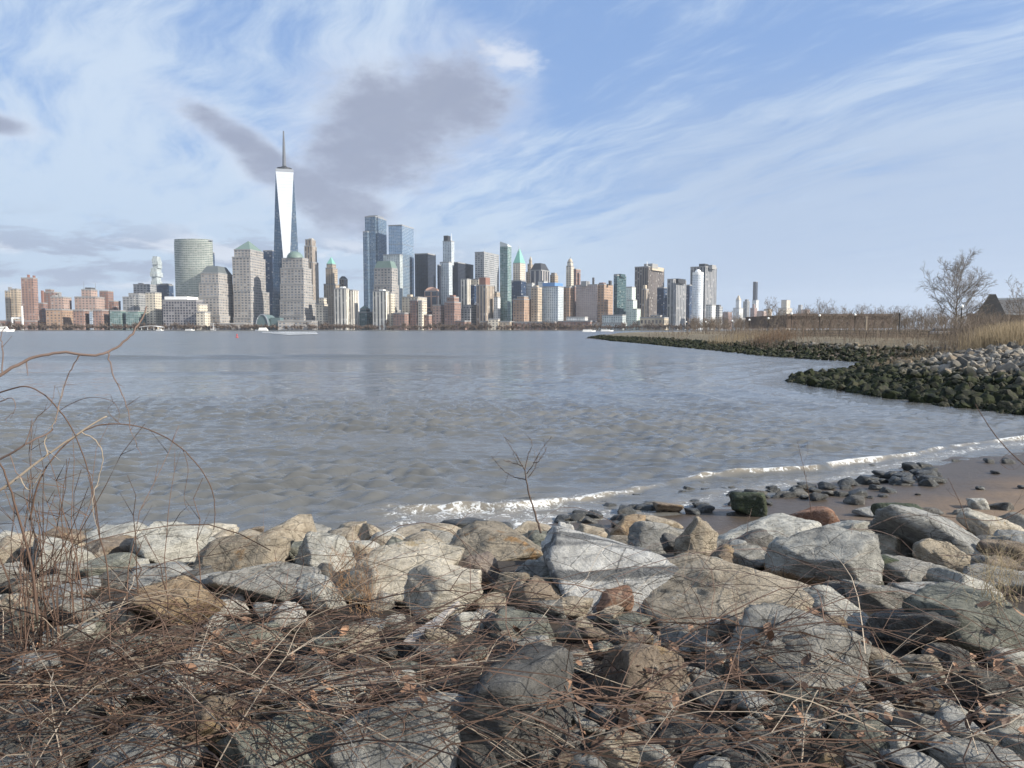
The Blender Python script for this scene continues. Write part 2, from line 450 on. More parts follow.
# ------------------------------------------------------------------ far skyline
BASE = 1.2
_fm = {}
def facade(wall, glass, bay=5.5, floor=4.0, wf=.6, hf=.55, rough=.25, metal=0.0, wrough=.8, band=0, gvar=.5):
    """a curtain of windows laid out in metres along each wall"""
    if sum(glass) < .5 and sum(wall) > .5 and wf < .7 and bay < 7: bay *= 1.45; floor *= 1.45
    key = (wall, glass, bay, floor, wf, hf, rough, metal, wrough, band, gvar)
    if key in _fm: return _fm[key]
    wall = tuple(c * .84 for c in wall)
    m, g, p = new_mat('facade')
    u, v, _ = g.xyz(g.coord('UV'))
    ub = u / bay; vb = v / floor
    fu = g.m('FRACT', ub); fv = g.m('FRACT', vb)
    mk = g.m('LESS_THAN', g.m('ABSOLUTE', fu - .5), wf / 2) if wf < 1 else None
    mv = g.m('LESS_THAN', g.m('ABSOLUTE', fv - .5), hf / 2) if hf < 1 else None
    mask = mk * mv if (mk and mv) else (mk or mv or 1.0)
    wn = g.node('ShaderNodeTexWhiteNoise', noise_dimensions='2D')
    g.put(wn.inputs['Vector'], g.comb(g.m('FLOOR', ub), g.m('FLOOR', vb), 0.0))
    w = E(g, wn.outputs[0])
    lg = g.noise(g.comb(u * .022, v * .016, g.objrand() * 30.0), 1.0, 4, .6)
    wn2 = g.node('ShaderNodeTexWhiteNoise', noise_dimensions='2D'); g.put(wn2.inputs['Vector'], g.comb(g.m('FLOOR', ub / 2.0), g.m('FLOOR', vb / 7.0), 3.0))
    wallc = g.mix(lg * .5 + E(g, wn2.outputs[0]) * .5, tuple(c * .66 for c in wall), tuple(min(1, c * 1.28) for c in wall))
    gl = g.mix(w, tuple(c * (1 - gvar) for c in glass), tuple(min(1, c * (1 + gvar)) for c in glass))
    gl = g.mix(g.ramp(lg, .35, .65) * (.5 if gvar > .05 else .12), gl, tuple(c * .75 for c in glass))
    gl = g.mix(g.m('GREATER_THAN', w, .86) * (.45 if gvar > .05 and sum(glass) > .16 else .0), gl, (.42, .41, .38))
    if band:      # plain machine floors every few storeys
        bmask = g.m('LESS_THAN', g.m('FRACT', v / band), .07)
        gl = g.mix(bmask * .8, gl, tuple(c * .6 for c in wall))
    g.put(p['Base Color'], g.mix(mask, wallc, gl))
    g.put(p['Roughness'], g.m('ADD', wrough, g.m('MULTIPLY', mask if isinstance(mask, E) else 1.0, rough - wrough)))
    if metal: g.put(p['Metallic'], g.m('MULTIPLY', mask if isinstance(mask, E) else 1.0, metal))
    # reveal of the windows
    if isinstance(mask, E): g.put(p['Normal'], g.bump(mask, .5, -.4))
    _fm[key] = m; return m
def P_(name, c, **k): return plain(name, c, **k)
ROOFD = plain('roof_dark', (.07, .07, .075), .8, scale=.05)
ROOFG = plain('roof_grey', (.25, .25, .25), .8, scale=.05)
COPPER = plain('copper_green', (.125, .18, .16), .6, scale=.05)
COPPERB = plain('copper_bright', (.18, .40, .33), .6, scale=.05)
WHITE = plain('white_paint', (.78, .78, .76), .6, scale=.1)
STEEL = plain('mast_steel', (.32, .34, .37), .45, .6, scale=.1)
TANS = plain('tan_stone', (.42, .36, .28), .8, scale=.05)
BRICKP = plain('brick_plain', (.23, .125, .10), .85, scale=.05)
BLACKB = plain('black_box', (.025, .028, .035), .6, scale=.05)
# facades
brick = facade((.295, .185, .15), (.10, .105, .12), 5.2, 4.2, .48, .5)
brick2 = facade((.25, .15, .125), (.16, .16, .17), 6.5, 4.6, .55, .5)
pink = facade((.42, .305, .26), (.16, .16, .17), 6.0, 4.5, .5, .5)
rust = facade((.37, .25, .175), (.14, .13, .13), 6.0, 4.6, .46, .5)
tan = facade((.44, .36, .27), (.11, .115, .125), 5.5, 4.3, .5, .52)
tanv = facade((.43, .35, .27), (.10, .105, .12), 6.0, 4.3, .45, 1)
cream = facade((.62, .56, .46), (.15, .15, .155), 6.0, 4.4, .48, .5)
whitev = facade((.74, .70, .62), (.075, .08, .09), 9.5, 4.2, .42, 1)
whiteg = facade((.70, .70, .68), (.20, .23, .26), 6.0, 4.4, .58, .55)
greyg = facade((.36, .365, .37), (.10, .115, .135), 6.0, 4.2, .62, .55)
greyv = facade((.30, .30, .305), (.07, .08, .095), 6.5, 4.2, .5, 1)
granite = facade((.35, .325, .30), (.13, .15, .18), 6.4, 4.6, .56, .56, .15)
brownv = facade((.20, .165, .145), (.055, .055, .06), 7.5, 4.4, .55, 1)
blackg = facade((.022, .028, .042), (.018, .026, .045), 6.0, 4.2, .8, .7, .2)
navy = facade((.035, .055, .10), (.025, .05, .10), 6.0, 4.2, .85, .75, .12)
blueg = facade((.20, .26, .33), (.07, .135, .22), 5.0, 4.2, .82, .76, .12, .35, .5, 58, .35)
bluel = facade((.40, .47, .55), (.20, .30, .42), 6.0, 4.2, .92, .82, .10, .55, .4, 62, .18)
bluep = facade((.42, .48, .55), (.30, .38, .48), 6.0, 4.4, .84, .7, .15, .3)
greeng = facade((.26, .33, .32), (.10, .185, .185), 5.0, 4.2, .8, .72, .14, .3)
greenp = facade((.37, .39, .36), (.19, .235, .22), 6.0, 4.6, .9, .52, .12, .25, .5, 0, .25)
greend = facade((.10, .15, .16), (.045, .10, .12), 5.0, 4.4, .85, .72, .14, .2)
gridb = facade((.30, .285, .29), (.055, .062, .085), 7.0, 6.4, .66, .68)
paleg = facade((.52, .56, .56), (.22, .28, .30), 5.5, 4.2, .66, .6, .2, .2)
wglass = facade((.62, .66, .68), (.24, .31, .38), 5.5, 4.3, .62, .7, .12, .25)
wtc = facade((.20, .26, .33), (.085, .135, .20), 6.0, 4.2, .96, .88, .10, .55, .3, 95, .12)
wtc_glare = facade((.72, .74, .76), (.74, .76, .78), 12.0, 8.4, 1, .94, .30, .92, .3, 0, .04)  # front facet only: the sky's glare is put into this paler glass colour

def foot(x0, xe, x1, py, Y, th):
    """corner footprint: the near corner stands on pixel column xe, its left wall ends at x0 and its right wall at x1"""
    c = at(xe, py, Y)[:2]
    a = math.atan2(c[0], c[1])
    ct, st = math.cos(th), math.sin(th)
    def rot(v):   # into the frame whose y axis runs along the line of sight
        return np.array([v[0] * math.cos(a) + v[1] * math.sin(a), -v[0] * math.sin(a) + v[1] * math.cos(a)])
    Lv, Rv = rot((-ct, st)), rot((st, ct))
    def hit(dv, px):
        q = at(px, py, Y)[:2]; n = np.array([q[1], -q[0]])
        s = -(c @ n) / (dv @ n) if abs(dv @ n) > 1e-6 else 20.0
        return max(4.0, min(s, 160.0))
    l = hit(Lv, x0) if xe - x0 > .3 else 12.0; r = hit(Rv, x1) if x1 - xe > .3 else 25.0
    A, B, Cc = c + Lv * l, c, c + Rv * r
    return [tuple(A), tuple(B), tuple(Cc), tuple(A + Rv * r)]

def zof(px, py, Y): return float(at(px, py, Y)[2])

def shrink(poly, k):
    p = np.array(poly); c = p.mean(0); return [tuple(c + (q - c) * k) for q in p]

def bld(label, Y, tiers, mat, caps=(), th=25, xf=.6, name='building', cat='building', roof=None, group=None, base=None):
    """tiers: (x0, x1, top[, xe[, mat]]), the lowest and nearest first; every tier is a part of its own"""
    th = math.radians(th)
    xc = (tiers[0][0] + tiers[0][1]) / 2
    o = at(xc, 329, Y); root = empty(name, (o[0], o[1], BASE), label, cat, group)
    fps = []
    for i, t in enumerate(tiers):
        x0, x1, top = t[:3]
        xe = t[3] if len(t) > 3 and t[3] is not None else x0 + (x1 - x0) * xf
        mt = t[4] if len(t) > 4 else mat
        Yi = Y + 5.0 * i
        fp = foot(x0, xe, x1, (top + 326) / 2, Yi, th); z = zof((x0 + x1) / 2, top, Yi)
        fps.append((fp, z, Yi))
        mb = MB(); mb.prism(fp, BASE if base is None else base, z, mi=0, cap=1)
        # a coping round the roof edge stands a little proud
        mb.prism(shrink(fp, 1.015), z - 1.6, z + 1.2, mi=2, cap=1)
        part('facade' if i == 0 else 'setback', mb, [mt, roof or ROOFG, roof or ROOFG], root)
    for cp in caps:
        k = cp[0]; mb = MB()
        fp, zt, Yt = fps[-1]
        pc = np.mean(np.array(fp), 0)
        if k == 'box':      # x0, x1, ytop, ybase, mat, name
            _, x0, x1, yt, yb, mt, nm = cp
            f2 = foot(x0, x0 + (x1 - x0) * xf, x1, (yt + yb) / 2, Yt + 9, th)
            mb.prism(f2, zof((x0 + x1) / 2, yb, Yt + 9) - 3.0, zof((x0 + x1) / 2, yt, Yt + 9), mi=0, cap=1)
            part(nm, mb, [mt, ROOFG], root)
        elif k == 'pyr':    # yapex, frac, mat, name: from the top outline up to a smaller one
            _, ya, fr, mt, nm = cp
            za = zof((tiers[-1][0] + tiers[-1][1]) / 2, ya, Yt + 12)
            mb.prism(shrink(fp, .97), zt + 1.2, za, top=shrink(fp, fr), mi=0, cap=0)
            part(nm, mb, [mt], root)
        elif k == 'dome':   # x0, x1, ytop, mat, name
            _, x0, x1, yt, mt, nm = cp
            q0, q1 = at(x0, yt, Yt + 15), at(x1, yt, Yt + 15); r = abs(q1[0] - q0[0]) / 2
            hh = max(2.0, q0[2] - zt - 1)
            mb.lathe((pc[0], pc[1], zt + 1), [(r * math.cos(a), hh * math.sin(a)) for a in np.linspace(0, math.pi / 2 - .03, 8)], 20)
            part(nm, mb, [mt], root, smooth=True)
        elif k == 'mast':   # x, ytop, ybase, radius
            _, x, yt, yb, r, mt = cp
            a = at(x, yb, Yt + 14); b = at(x, yt, Yt + 14)
            mb.tube([(a[0], a[1], a[2] - 4), (a[0], a[1], b[2])], [r, r * .4], 6)
            part('antenna', mb, [mt], root)
    return root

def drum(label, Y, x0, x1, top, mat, caps=(), name='building', cat='building', squash=.8, roofm=None):
    """a tower with a curved plan"""
    q0, q1 = at(x0, (top + 326) / 2, Y), at(x1, (top + 326) / 2, Y)
    r = abs(q1[0] - q0[0]) / 2; kk = 1 + r * squash / Y; cx = (q0[0] + q1[0]) / 2 * kk; r *= kk
    root = empty(name, (cx, Y + r * squash, BASE), label, cat)
    z = zof((x0 + x1) / 2, top, Y)
    poly = [(cx + r * math.cos(a), Y + r * squash * (1 + math.sin(a))) for a in np.linspace(0, 2 * math.pi, 41)[:-1]]
    mb = MB(); mb.prism(poly, BASE, z, mi=0, cap=1); part('facade', mb, [mat, ROOFG], root)
    mb = MB(); mb.prism(shrink(poly, .985), z + .02, z + 6, mi=0, cap=0); part('parapet', mb, [roofm or STEEL], root)
    for cp in caps:
        mb = MB()
        if cp[0] == 'box':
            _, fx0, fx1, yt, mt, nm = cp
            a, b = at(fx0, yt, Y + 12), at(fx1, yt, Y + 12)
            mb.prism([(a[0], Y + 12), (b[0], Y + 12), (b[0], Y + 24), (a[0], Y + 24)], z + 1, a[2], mi=0, cap=0)
            part(nm, mb, [mt], root)
        elif cp[0] == 'dome':
            _, fr, h, mt, nm = cp
            mb.lathe((cx, Y + r * squash, z + 5), [(r * fr * math.cos(a), h * math.sin(a)) for a in np.linspace(0, math.pi / 2 - .03, 7)], 18)
            part(nm, mb, [mt], root, smooth=True)
    return root

# ---- left end, apartment blocks up the shore
bld('tan grey apartment block at the far left end of the skyline', 1980, [(5.5, 14, 291), (11, 22, 289)], tan, [('box', 8, 12, 287, 291, ROOFG, 'penthouse')])
bld('tall red brick apartment tower standing out at the left end of the skyline', 1930, [(22, 38.5, 278, 34)], brick, [('box', 27, 30, 274.6, 278, BRICKP, 'penthouse'), ('box', 32.5, 35.5, 275.5, 278, BRICKP, 'water_tank')])
bld('low dark brick row at the foot of the tall red tower', 1880, [(0, 24, 320.5), (20, 46, 321)], brick2)
def white_frame():
    Y = 1872; root = empty('portal_frame', (at(17, 329, Y)[0], Y, BASE), 'white open portal frame in front of the tan grey block', 'frame')
    mb = MB()
    for px, a, b in ((12, 318, 319.6), (22.2, 306, 320)):
        q, w = at(px, a, Y), at(px, b, Y); mb.box(((q[0] + w[0]) / 2, Y, (q[2] + BASE) / 2), (3, 3, q[2] - BASE))
    part('post', mb, [WHITE], root)
    a, b = at(11, 318, Y), at(22, 318, Y); mb = MB(); mb.box(((a[0] + b[0]) / 2, Y + 2, a[2]), (b[0] - a[0], 2.5, 4)); part('crossbeam', mb, [WHITE], root)
white_frame()
bld('slim mauve brick block right beside the tall red tower', 2010, [(37, 48, 303)], brick2, [('box', 41, 44, 290.5, 303, BRICKP, 'stair_tower')])
bld('brown stepped block behind the tan slab at the left of the skyline', 2060, [(42, 62, 292), (46, 55, 289.5)], brick2, [('box', 57, 61, 293, 297, ROOFG, 'penthouse')])
bld('tan slab with rows of small windows above the long low brick block', 1960, [(51, 72, 297)], pink, [('box', 52, 58, 295, 297, ROOFG, 'penthouse')])
bld('long low orange brick block at the left waterfront', 1890, [(46, 73, 309.5)], rust)
bld('stepped apartment block with twin antennas on its dark crown', 1990, [(75, 110, 297), (82, 98, 289.5)], pink, [('box', 85, 95, 287.5, 289.5, ROOFD, 'crown'), ('mast', 84, 281.5, 289, .9, STEEL), ('mast', 95.5, 283, 289, .9, STEEL)])
bld('red brick waterfront block with a blue glass stripe down its middle', 1885, [(73, 91, 310, None), (89.5, 94, 311, None, bluep), (92, 109, 310)], brick)
bld('red brown stepped block right of the twin antenna block', 2040, [(100, 114, 291), (104, 121, 301)], brick2)
bld('grey green glass low block on the left waterfront', 1900, [(110, 128, 310.5), (126, 146, 311)], greeng)
bld('dark grey block with flat roofs left of the beige brick pair', 2000, [(123, 142, 297), (129, 146, 293.5)], greyg)
bld('wide flat topped grey block below the stacked glass tower', 2090, [(134, 158, 284.5)], greyg, [('box', 138, 144, 283, 284.5, ROOFG, 'penthouse')])
bld('beige block with a red brick bay below the stacked glass tower', 1950, [(146, 162, 292.5), (148, 160, 294, None, brick2)], cream)
bld('dark navy flat block between the stacked glass tower and the green curved tower', 2070, [(157, 174, 284.5)], navy, [('box', 160, 172, 283.5, 285, ROOFD, 'penthouse')])
def stacked_tower():
    Y = 2700; o = at(157, 329, Y); root = empty('skyscraper', (o[0], Y, BASE), 'slender stacked glass tower of shifted boxes at the left of the skyline', 'skyscraper')
    r = random.Random(3); ys = [300, 286, 281, 276.5, 272, 268, 264.5, 261, 258.5, 256.2]
    for i in range(len(ys) - 1):
        x0 = 151 + r.uniform(-1.0, 1.6); x1 = 162.5 + r.uniform(-1.6, 1.0)
        if i == len(ys) - 2: x0, x1 = 152.5, 160.5
        fp = foot(x0, x0 + (x1 - x0) * .55, x1, ys[i], Y + (i % 3) * 2, math.radians(25))
        zb = BASE if i == 0 else zof(157, ys[i], Y) + .1
        mb = MB(); mb.prism(fp, zb, zof(157, ys[i + 1], Y), mi=0, cap=1); part('storey_stack', mb, [paleg, ROOFG], root)
stacked_tower()
drum('green curved glass office tower left of the granite towers', 2000, 175.5, 213.5, 241, greenp, [('box', 178, 211, 239.6, STEEL, 'louvre_screen')], name='skyscraper', cat='skyscraper', squash=.45, roofm=greenp)
bld('narrow dark slab tucked behind the right edge of the green curved tower', 2120, [(207, 215.5, 252)], navy)
bld('low gridded office block with a white roof band below the green curved tower', 1880, [(163, 203, 300, 196.5), (195, 208, 304, 199, cream)], gridb,
    [('box', 164.5, 202.5, 296.5, 300.5, WHITE, 'roof_band')])
bld('cream stair block at the right end of the low gridded office', 1868, [(196.5, 210.5, 312)], cream)
# ---- granite towers and the great glass tower
bld('granite office tower with a flat topped dark mansard roof', 1945, [(198, 239.5, 316, 220), (198.5, 237, 297, 219), (199.5, 234.5, 283, 219), (201.5, 233, 273, 219)], granite,
    [('pyr', 265.8, .62, plain('mansard_slate', (.10, .115, .12), .6, scale=.05), 'roof')], name='skyscraper', cat='skyscraper')
bld('granite office tower with a green pyramid roof', 1990, [(233.5, 270, 318, 251), (234, 269.5, 291, 251), (233, 266, 257, 251), (235, 264, 249.5, 251)], granite,
    [('pyr', 240, .05, COPPER, 'pyramid_roof')], name='skyscraper', cat='skyscraper')
bld('blue glass tower squeezed between the pyramid tower and the tall glass tower', 2230, [(264, 277, 250.5, 273)], navy, name='skyscraper', cat='skyscraper')
def great_tower():
    Y = 2110; xa, xb = 271.0, 299.0
    a, b = at(xa, 300, Y), at(xb, 300, Y); half = (b[0] - a[0]) / 2
    c = np.array([(a[0] + b[0]) / 2 * (1 + half / Y) + 5.5, Y + half]); ang = math.atan2(c[0], c[1]); ztop = zof(284, 173.5, Y + half); z0 = 58.0
    root = empty('skyscraper', (c[0], c[1], BASE), 'tallest tower of tapering blue glass with a mast and a front facet coloured white for sky glare', 'skyscraper')
    # square base seen corner on, so the front facet is wide at the roof and comes to a point below
    def ring(r, off): return [np.array([c[0] + r * math.cos(t), c[1] + r * math.sin(t)]) for t in [off + k * math.pi / 2 for k in range(4)]]
    off = -math.pi / 2 - ang + math.radians(2)
    lo = ring(half * 1.02, off); up = ring(half * .86, off + math.pi / 4)
    mb = MB(); mb.prism([tuple(q) for q in lo], BASE, z0, mi=0, cap=1); part('plinth', mb, [wtc, ROOFG], root)
    for i in range(4):
        L0, L1 = lo[i], lo[(i + 1) % 4]; U0 = up[i]; Um = up[(i - 1) % 4]
        v = lambda q, z: (q[0], q[1], z)
        hgt = ztop - z0; w = float(np.linalg.norm(L1 - L0)); wu = float(np.linalg.norm(U0 - Um))
        mb = MB(); mb.add([v(L0, z0), v(L1, z0), v(U0, ztop)], [(0, 1, 2)], [[(0, 0), (w, 0), (w / 2, hgt)]]); part('glass_facet', mb, [wtc], root)
        mb = MB(); mb.add([v(L0, z0), v(U0, ztop), v(Um, ztop)], [(0, 1, 2)], [[(wu / 2, 0), (wu, hgt), (0, hgt)]]); part('glass_facet', mb, [wtc_glare if i == 0 else wtc], root, 'front facet with the sky glare put into its colour' if i == 0 else None)
    mb = MB(); mb.prism([tuple(q) for q in up], ztop, ztop + 8, mi=0, cap=1); part('parapet', mb, [STEEL, ROOFG], root)
    zm = zof(283, 131, Y + half)
    mb = MB(); mb.lathe((c[0], c[1], ztop + 8), [(13, 0), (20, 1), (20, 6), (12, 7), (5, 12), (0.1, 12.5)], 20); part('ring_platform', mb, [BLACKB], root)
    mb = MB(); mb.tube([(c[0], c[1], ztop + 10), (c[0], c[1], ztop + 45), (c[0], c[1], ztop + 80), (c[0], c[1], zm)], [5.6, 4.4, 3.4, 1.7], 8)
    for k in range(6): mb.lathe((c[0], c[1], ztop + 22 + k * 15), [(2, 0), (4.6 - .5 * k, .6), (4.6 - .5 * k, 2.4), (2, 3)], 10)
    part('mast', mb, [plain('mast_dark', (.12, .13, .15), .5, scale=.1)], root)
great_tower()
bld('granite office tower with a green dome in front of the tallest tower', 1960, [(279.5, 318.5, 316, 304), (280, 316, 300, 304), (280.5, 313, 284, 304), (281, 312, 268, 304), (282.5, 309, 258, 303)], granite,
    [('dome', 287.5, 304, 251, COPPER, 'dome')], name='skyscraper', cat='skyscraper')
bld('slim tan stone tower with a stepped crown right of the domed tower', 2330, [(304, 319, 262), (305, 317.5, 246), (306, 316.5, 239.5)], tanv, [('box', 308.5, 314, 238.4, 240, TANS, 'penthouse')], name='skyscraper', cat='skyscraper')
bld('small cream block low between the slim tan tower and the white twin slabs', 1975, [(316, 328, 304), (319, 327, 298)], cream)
bld('ornate stone tower with a small green spire', 2420, [(324, 340, 284), (326, 338, 268), (327, 336.5, 264)], tan, [('pyr', 257, .05, COPPERB, 'spire')], name='skyscraper', cat='skyscraper')
bld('dark brown tower with a peaked top right of the ornate spire tower', 2380, [(339.5, 348, 279)], brownv, [('pyr', 276.3, .4, ROOFD, 'roof')])
bld('white slab with dark window stripes, leftmost of the riverside white slabs', 1935, [(334.5, 350, 288.5, 346)], whitev, [('box', 340, 346, 286.5, 288.5, WHITE, 'penthouse')])
bld('cream slab joined to the right of the leftmost white striped slab', 1950, [(348, 359, 290, 353)], whitev)
bld('dark grey low hall between the two pairs of white slabs', 2040, [(358, 373, 312), (360, 370, 309)], greend, [('pyr', 306, .3, COPPER, 'roof')])
def arch_hall():
    Y = 1862; a, b = at(256, 329, Y), at(268.5, 329, Y); cx = (a[0] + b[0]) / 2; r = (b[0] - a[0]) / 2
    root = empty('glass_hall', (cx, Y, BASE), 'dark glass barrel vaulted hall at the foot of the pyramid tower', 'hall')
    zt = zof(262, 314.5, Y)
    arch = [(cx + r * math.cos(t), BASE + (zt - BASE) * math.sin(t) ** .8) for t in np.linspace(0, math.pi, 17)]
    mb = MB(); n = len(arch)
    mb.add([(x, Y, z) for x, z in arch] + [(x, Y + 70, z) for x, z in arch], [tuple(range(n))] + [(i, i + n, i + 1 + n, i + 1) for i in range(n - 1)], None)
    part('glass_vault', mb, [greend], root)
    mb = MB(); mb.tube([(x, Y - .6, z) for x, z in arch], 1.3, 5); part('arch_rib', mb, [STEEL], root)
    mb = MB(); q = at(278, 320, Y); mb.box(((b[0] + q[0]) / 2, Y + 30, (BASE + zof(272, 317.5, Y)) / 2), (q[0] - b[0], 30, zof(272, 317.5, Y) - BASE)); part('wing', mb, [greend], root)
arch_hall()
bld('long low granite terrace at the foot of the domed tower', 1852, [(278, 320, 321)], granite, th=8, xf=.8)
bld('low granite gallery at the foot of the mansard tower', 1856, [(210, 252, 323.5)], granite, th=8, xf=.8)
# ---- middle
bld('tall dark blue glass tower with a notched shoulder, tallest right of the spire towers', 2290, [(363.5, 371, 231.5), (365.5, 379, 216.3, 376), (375, 387, 217.5, 379)], blueg, [('box', 368, 384, 215, 217, STEEL, 'crown')], name='skyscraper', cat='skyscraper')
bld('pale blue mirrored glass slab with a sharp vertical edge', 2270, [(389, 414, 225, 402.5)], bluel, name='skyscraper', cat='skyscraper')
bld('pale grey glass block in front of the mirrored slab', 2210, [(383.5, 403, 254.5, 400)], paleg)
bld('granite tower with a green sloping flat top', 2010, [(372.5, 401, 310, 392), (374, 399, 285, 392), (374.5, 398, 268, 392)], granite, [('pyr', 261, .72, COPPER, 'roof')], name='skyscraper', cat='skyscraper')
bld('white slab with dark window stripes in front of the green topped granite tower', 1930, [(373, 389.5, 291, 386)], whitev, [('box', 379, 386, 289.5, 291, WHITE, 'penthouse')])
bld('cream slab joined to the right of the middle white striped slab', 1945, [(387, 395, 293, 391)], cream)
bld('black flat topped tower right of the mirrored slab', 2300, [(415, 436, 253.5, 428)], blackg, name='skyscraper', cat='skyscraper')
def arched_tower():
    r = bld('dark glass tower with a pink arched crown', 2060, [(424.5, 439, 291, 436)], facade((.36, .24, .19), (.06, .075, .10), 20, 30, .78, .9))
    a, b = at(425, 291, 2075), at(438.5, 291, 2075); cx = (a[0] + b[0]) / 2; rr = (b[0] - a[0]) / 2 * .96; zt = zof(431, 287, 2075)
    pts = [(cx + rr * math.cos(t), a[2] + (zt - a[2]) * math.sin(t)) for t in np.linspace(0, math.pi, 15)]
    n = len(pts); mb = MB()
    mb.add([(x, 2078, z) for x, z in pts] + [(x, 2100, z) for x, z in pts], [tuple(range(n))] + [(i, i + n, i + 1 + n, i + 1) for i in range(n - 1)])
    part('arched_crown', mb, [plain('pink_stone', (.50, .32, .25), .8, scale=.05)], r)
arched_tower()
bld('thin white tower with a dark open top, between the two black towers', 2330, [(443, 454.5, 241, 451.5)], wglass, [('box', 443.6, 450.5, 235.5, 241, BLACKB, 'open_crown'), ('mast', 451.5, 233.5, 241, 1.4, WHITE)], name='skyscraper', cat='skyscraper')
bld('white glass block in front of the thin white tower', 2150, [(437.5, 441, 265, None, blackg), (440, 452.5, 262, 449)], wglass)
bld('black flat topped tower right of the thin white tower', 2310, [(454, 473.5, 262.3, 458)], blackg, name='skyscraper', cat='skyscraper')
bld('cream slab in front of the right hand black tower', 2080, [(461, 471.5, 279)], whitev)
bld('tan and cream apartment block among the brick riverside blocks', 1960, [(402, 427, 297, 418)], cream, [('box', 407, 413, 294.5, 297, TANS, 'penthouse')])
bld('low orange red brick block left among the brick riverside blocks', 1890, [(393.5, 412, 313)], brick)
bld('red brick block with a stepped top in front of the tan and cream block', 1910, [(410, 422, 300), (412, 432, 311)], brick)
bld('cream and brick corner block below the pink arched crown', 1900, [(418, 427, 301, 422, cream), (424, 432, 315, None, brick)], cream)
bld('pink brick block below the arched crown', 1920, [(432.5, 446, 305)], pink)
bld('tall red brick riverside tower with a stepped top', 1905, [(444.5, 461, 302), (447, 459, 297)], brick, [('box', 450, 456, 295, 297, BRICKP, 'penthouse')])
bld('low red brick row at the foot of the red riverside tower', 1875, [(455, 471, 321)], brick)
# ---- right of the middle
bld('broad grey gridded office slab standing behind the brown pier tower', 2340, [(475, 499, 252, 484)], greyg, [('mast', 484.5, 248.5, 252, .8, STEEL)], name='skyscraper', cat='skyscraper')
bld('cream building with flat setback left of the brown pier tower', 2100, [(470.5, 484, 279)], cream)
bld('dark blue block low beside the brown pier tower', 2050, [(470.5, 477, 285)], navy)
bld('grey green low block with a pale base left of the brown pier tower', 1960, [(461, 476.5, 309), (463, 476.5, 305)], greyg)
bld('brown and cream pier striped tower with a dark red crown', 1950, [(476.5, 495, 285, 486)], tanv, [('box', 479, 490, 277.3, 285, BRICKP, 'crown')], name='skyscraper', cat='skyscraper')
bld('beige block between the brown pier tower and the slanted glass tower', 2120, [(492, 500, 292)], tan)
bld('small white block at the foot of the slanted glass tower', 1965, [(493.5, 500.5, 297)], whiteg)
def slanted():
    Y = 1985; fp = foot(500, 507.5, 511.5, 285, Y, math.radians(25))
    root = empty('skyscraper', (fp[1][0], fp[1][1], BASE), 'tall green glass tower with a slanted roof', 'skyscraper')
    z = [zof(500, 241, Y), zof(507, 244, Y), zof(511, 245.5, Y), zof(505, 242, Y)]
    mb = MB(); mb.prism(fp, BASE, min(z) - 2, mi=0, cap=1); part('facade', mb, [greeng, ROOFG], root)
    V = [(q[0], q[1], min(z) - 1.98) for q in fp] + [(q[0], q[1], zz) for q, zz in zip(fp, z)]
    mb = MB(); mb.add(V, [(0, 1, 5, 4), (1, 2, 6, 5), (2, 3, 7, 6), (3, 0, 4, 7), (4, 5, 6, 7)]); part('slanted_crown', mb, [paleg], root)
slanted()
bld('cream stone tower with a steep green pyramid spire', 2400, [(511, 527, 282, 521), (513, 525.5, 263, 520)], cream, [('pyr', 248.5, .1, COPPERB, 'pyramid_spire'), ('mast', 518.8, 245.5, 250, .8, STEEL)], name='skyscraper', cat='skyscraper')
bld('dark blue glass block in front of the green spired tower', 2120, [(511.5, 526, 280.5, 521)], navy)
bld('pointed pale stone tower left of the black mansard tower', 2450, [(526, 534, 272), (527.5, 533, 264), (529, 532, 260)], tan, [('pyr', 256.5, .1, TANS, 'pinnacle')], name='skyscraper', cat='skyscraper')
bld('dark glass tower with pale columns and a black mansard roof', 2290, [(530, 549.5, 270, 541)], facade((.40, .37, .35), (.03, .035, .05), 16, 200, .6, 1), [('pyr', 263, .55, BLACKB, 'mansard_roof')], name='skyscraper', cat='skyscraper')
bld('white flat block in front of the black mansard tower', 2150, [(526, 536, 283), (538, 548, 281)], whiteg)
bld('orange brick block with stepped roof left of the slim tan block', 1930, [(513, 531.5, 299, 524), (517, 529, 296.5, 524)], rust)
bld('slim tan block with brown window bands right of the orange brick block', 1950, [(531, 542, 287)], tan, [('box', 533, 539, 285.5, 287, TANS, 'penthouse')])
bld('pale mirrored block with a blue band along its top', 1970, [(542, 563.5, 286.5, 558)], wglass, [('box', 542.5, 563, 282.5, 286, plain('blue_band', (.12, .24, .45), .4, scale=.05), 'roof_band')])
bld('small tan tower peeping over the pale mirrored block', 2350, [(550, 558, 275), (551, 557, 273)], tan)
bld('slender cream tower with a rounded top and finial', 2400, [(566, 574, 266, 571), (567, 573, 262, 570.5)], cream, [('dome', 567.8, 572.4, 258.5, TANS, 'dome'), ('mast', 570.3, 256.5, 260, .9, ROOFD)], name='skyscraper', cat='skyscraper')
bld('red brown brick tower right of the slender cream tower', 2250, [(573.5, 580.5, 269, 576), (577, 580.5, 273)], brick2, name='skyscraper', cat='skyscraper')
bld('tan orange block low left of the red brown tower', 2000, [(563.5, 573.5, 287)], rust)
bld('red brick strip block below the red brown tower', 2040, [(571.5, 577, 286)], brick2)
bld('pinkish grey gridded block right of the red brown tower', 1980, [(576, 600, 284.5, 597)], facade((.40, .33, .31), (.17, .18, .20), 5.5, 4.6, .55, .5), [('box', 581, 590, 281, 285, ROOFG, 'penthouse'), ('box', 592.5, 594.5, 277.5, 285, ROOFD, 'water_tank')])
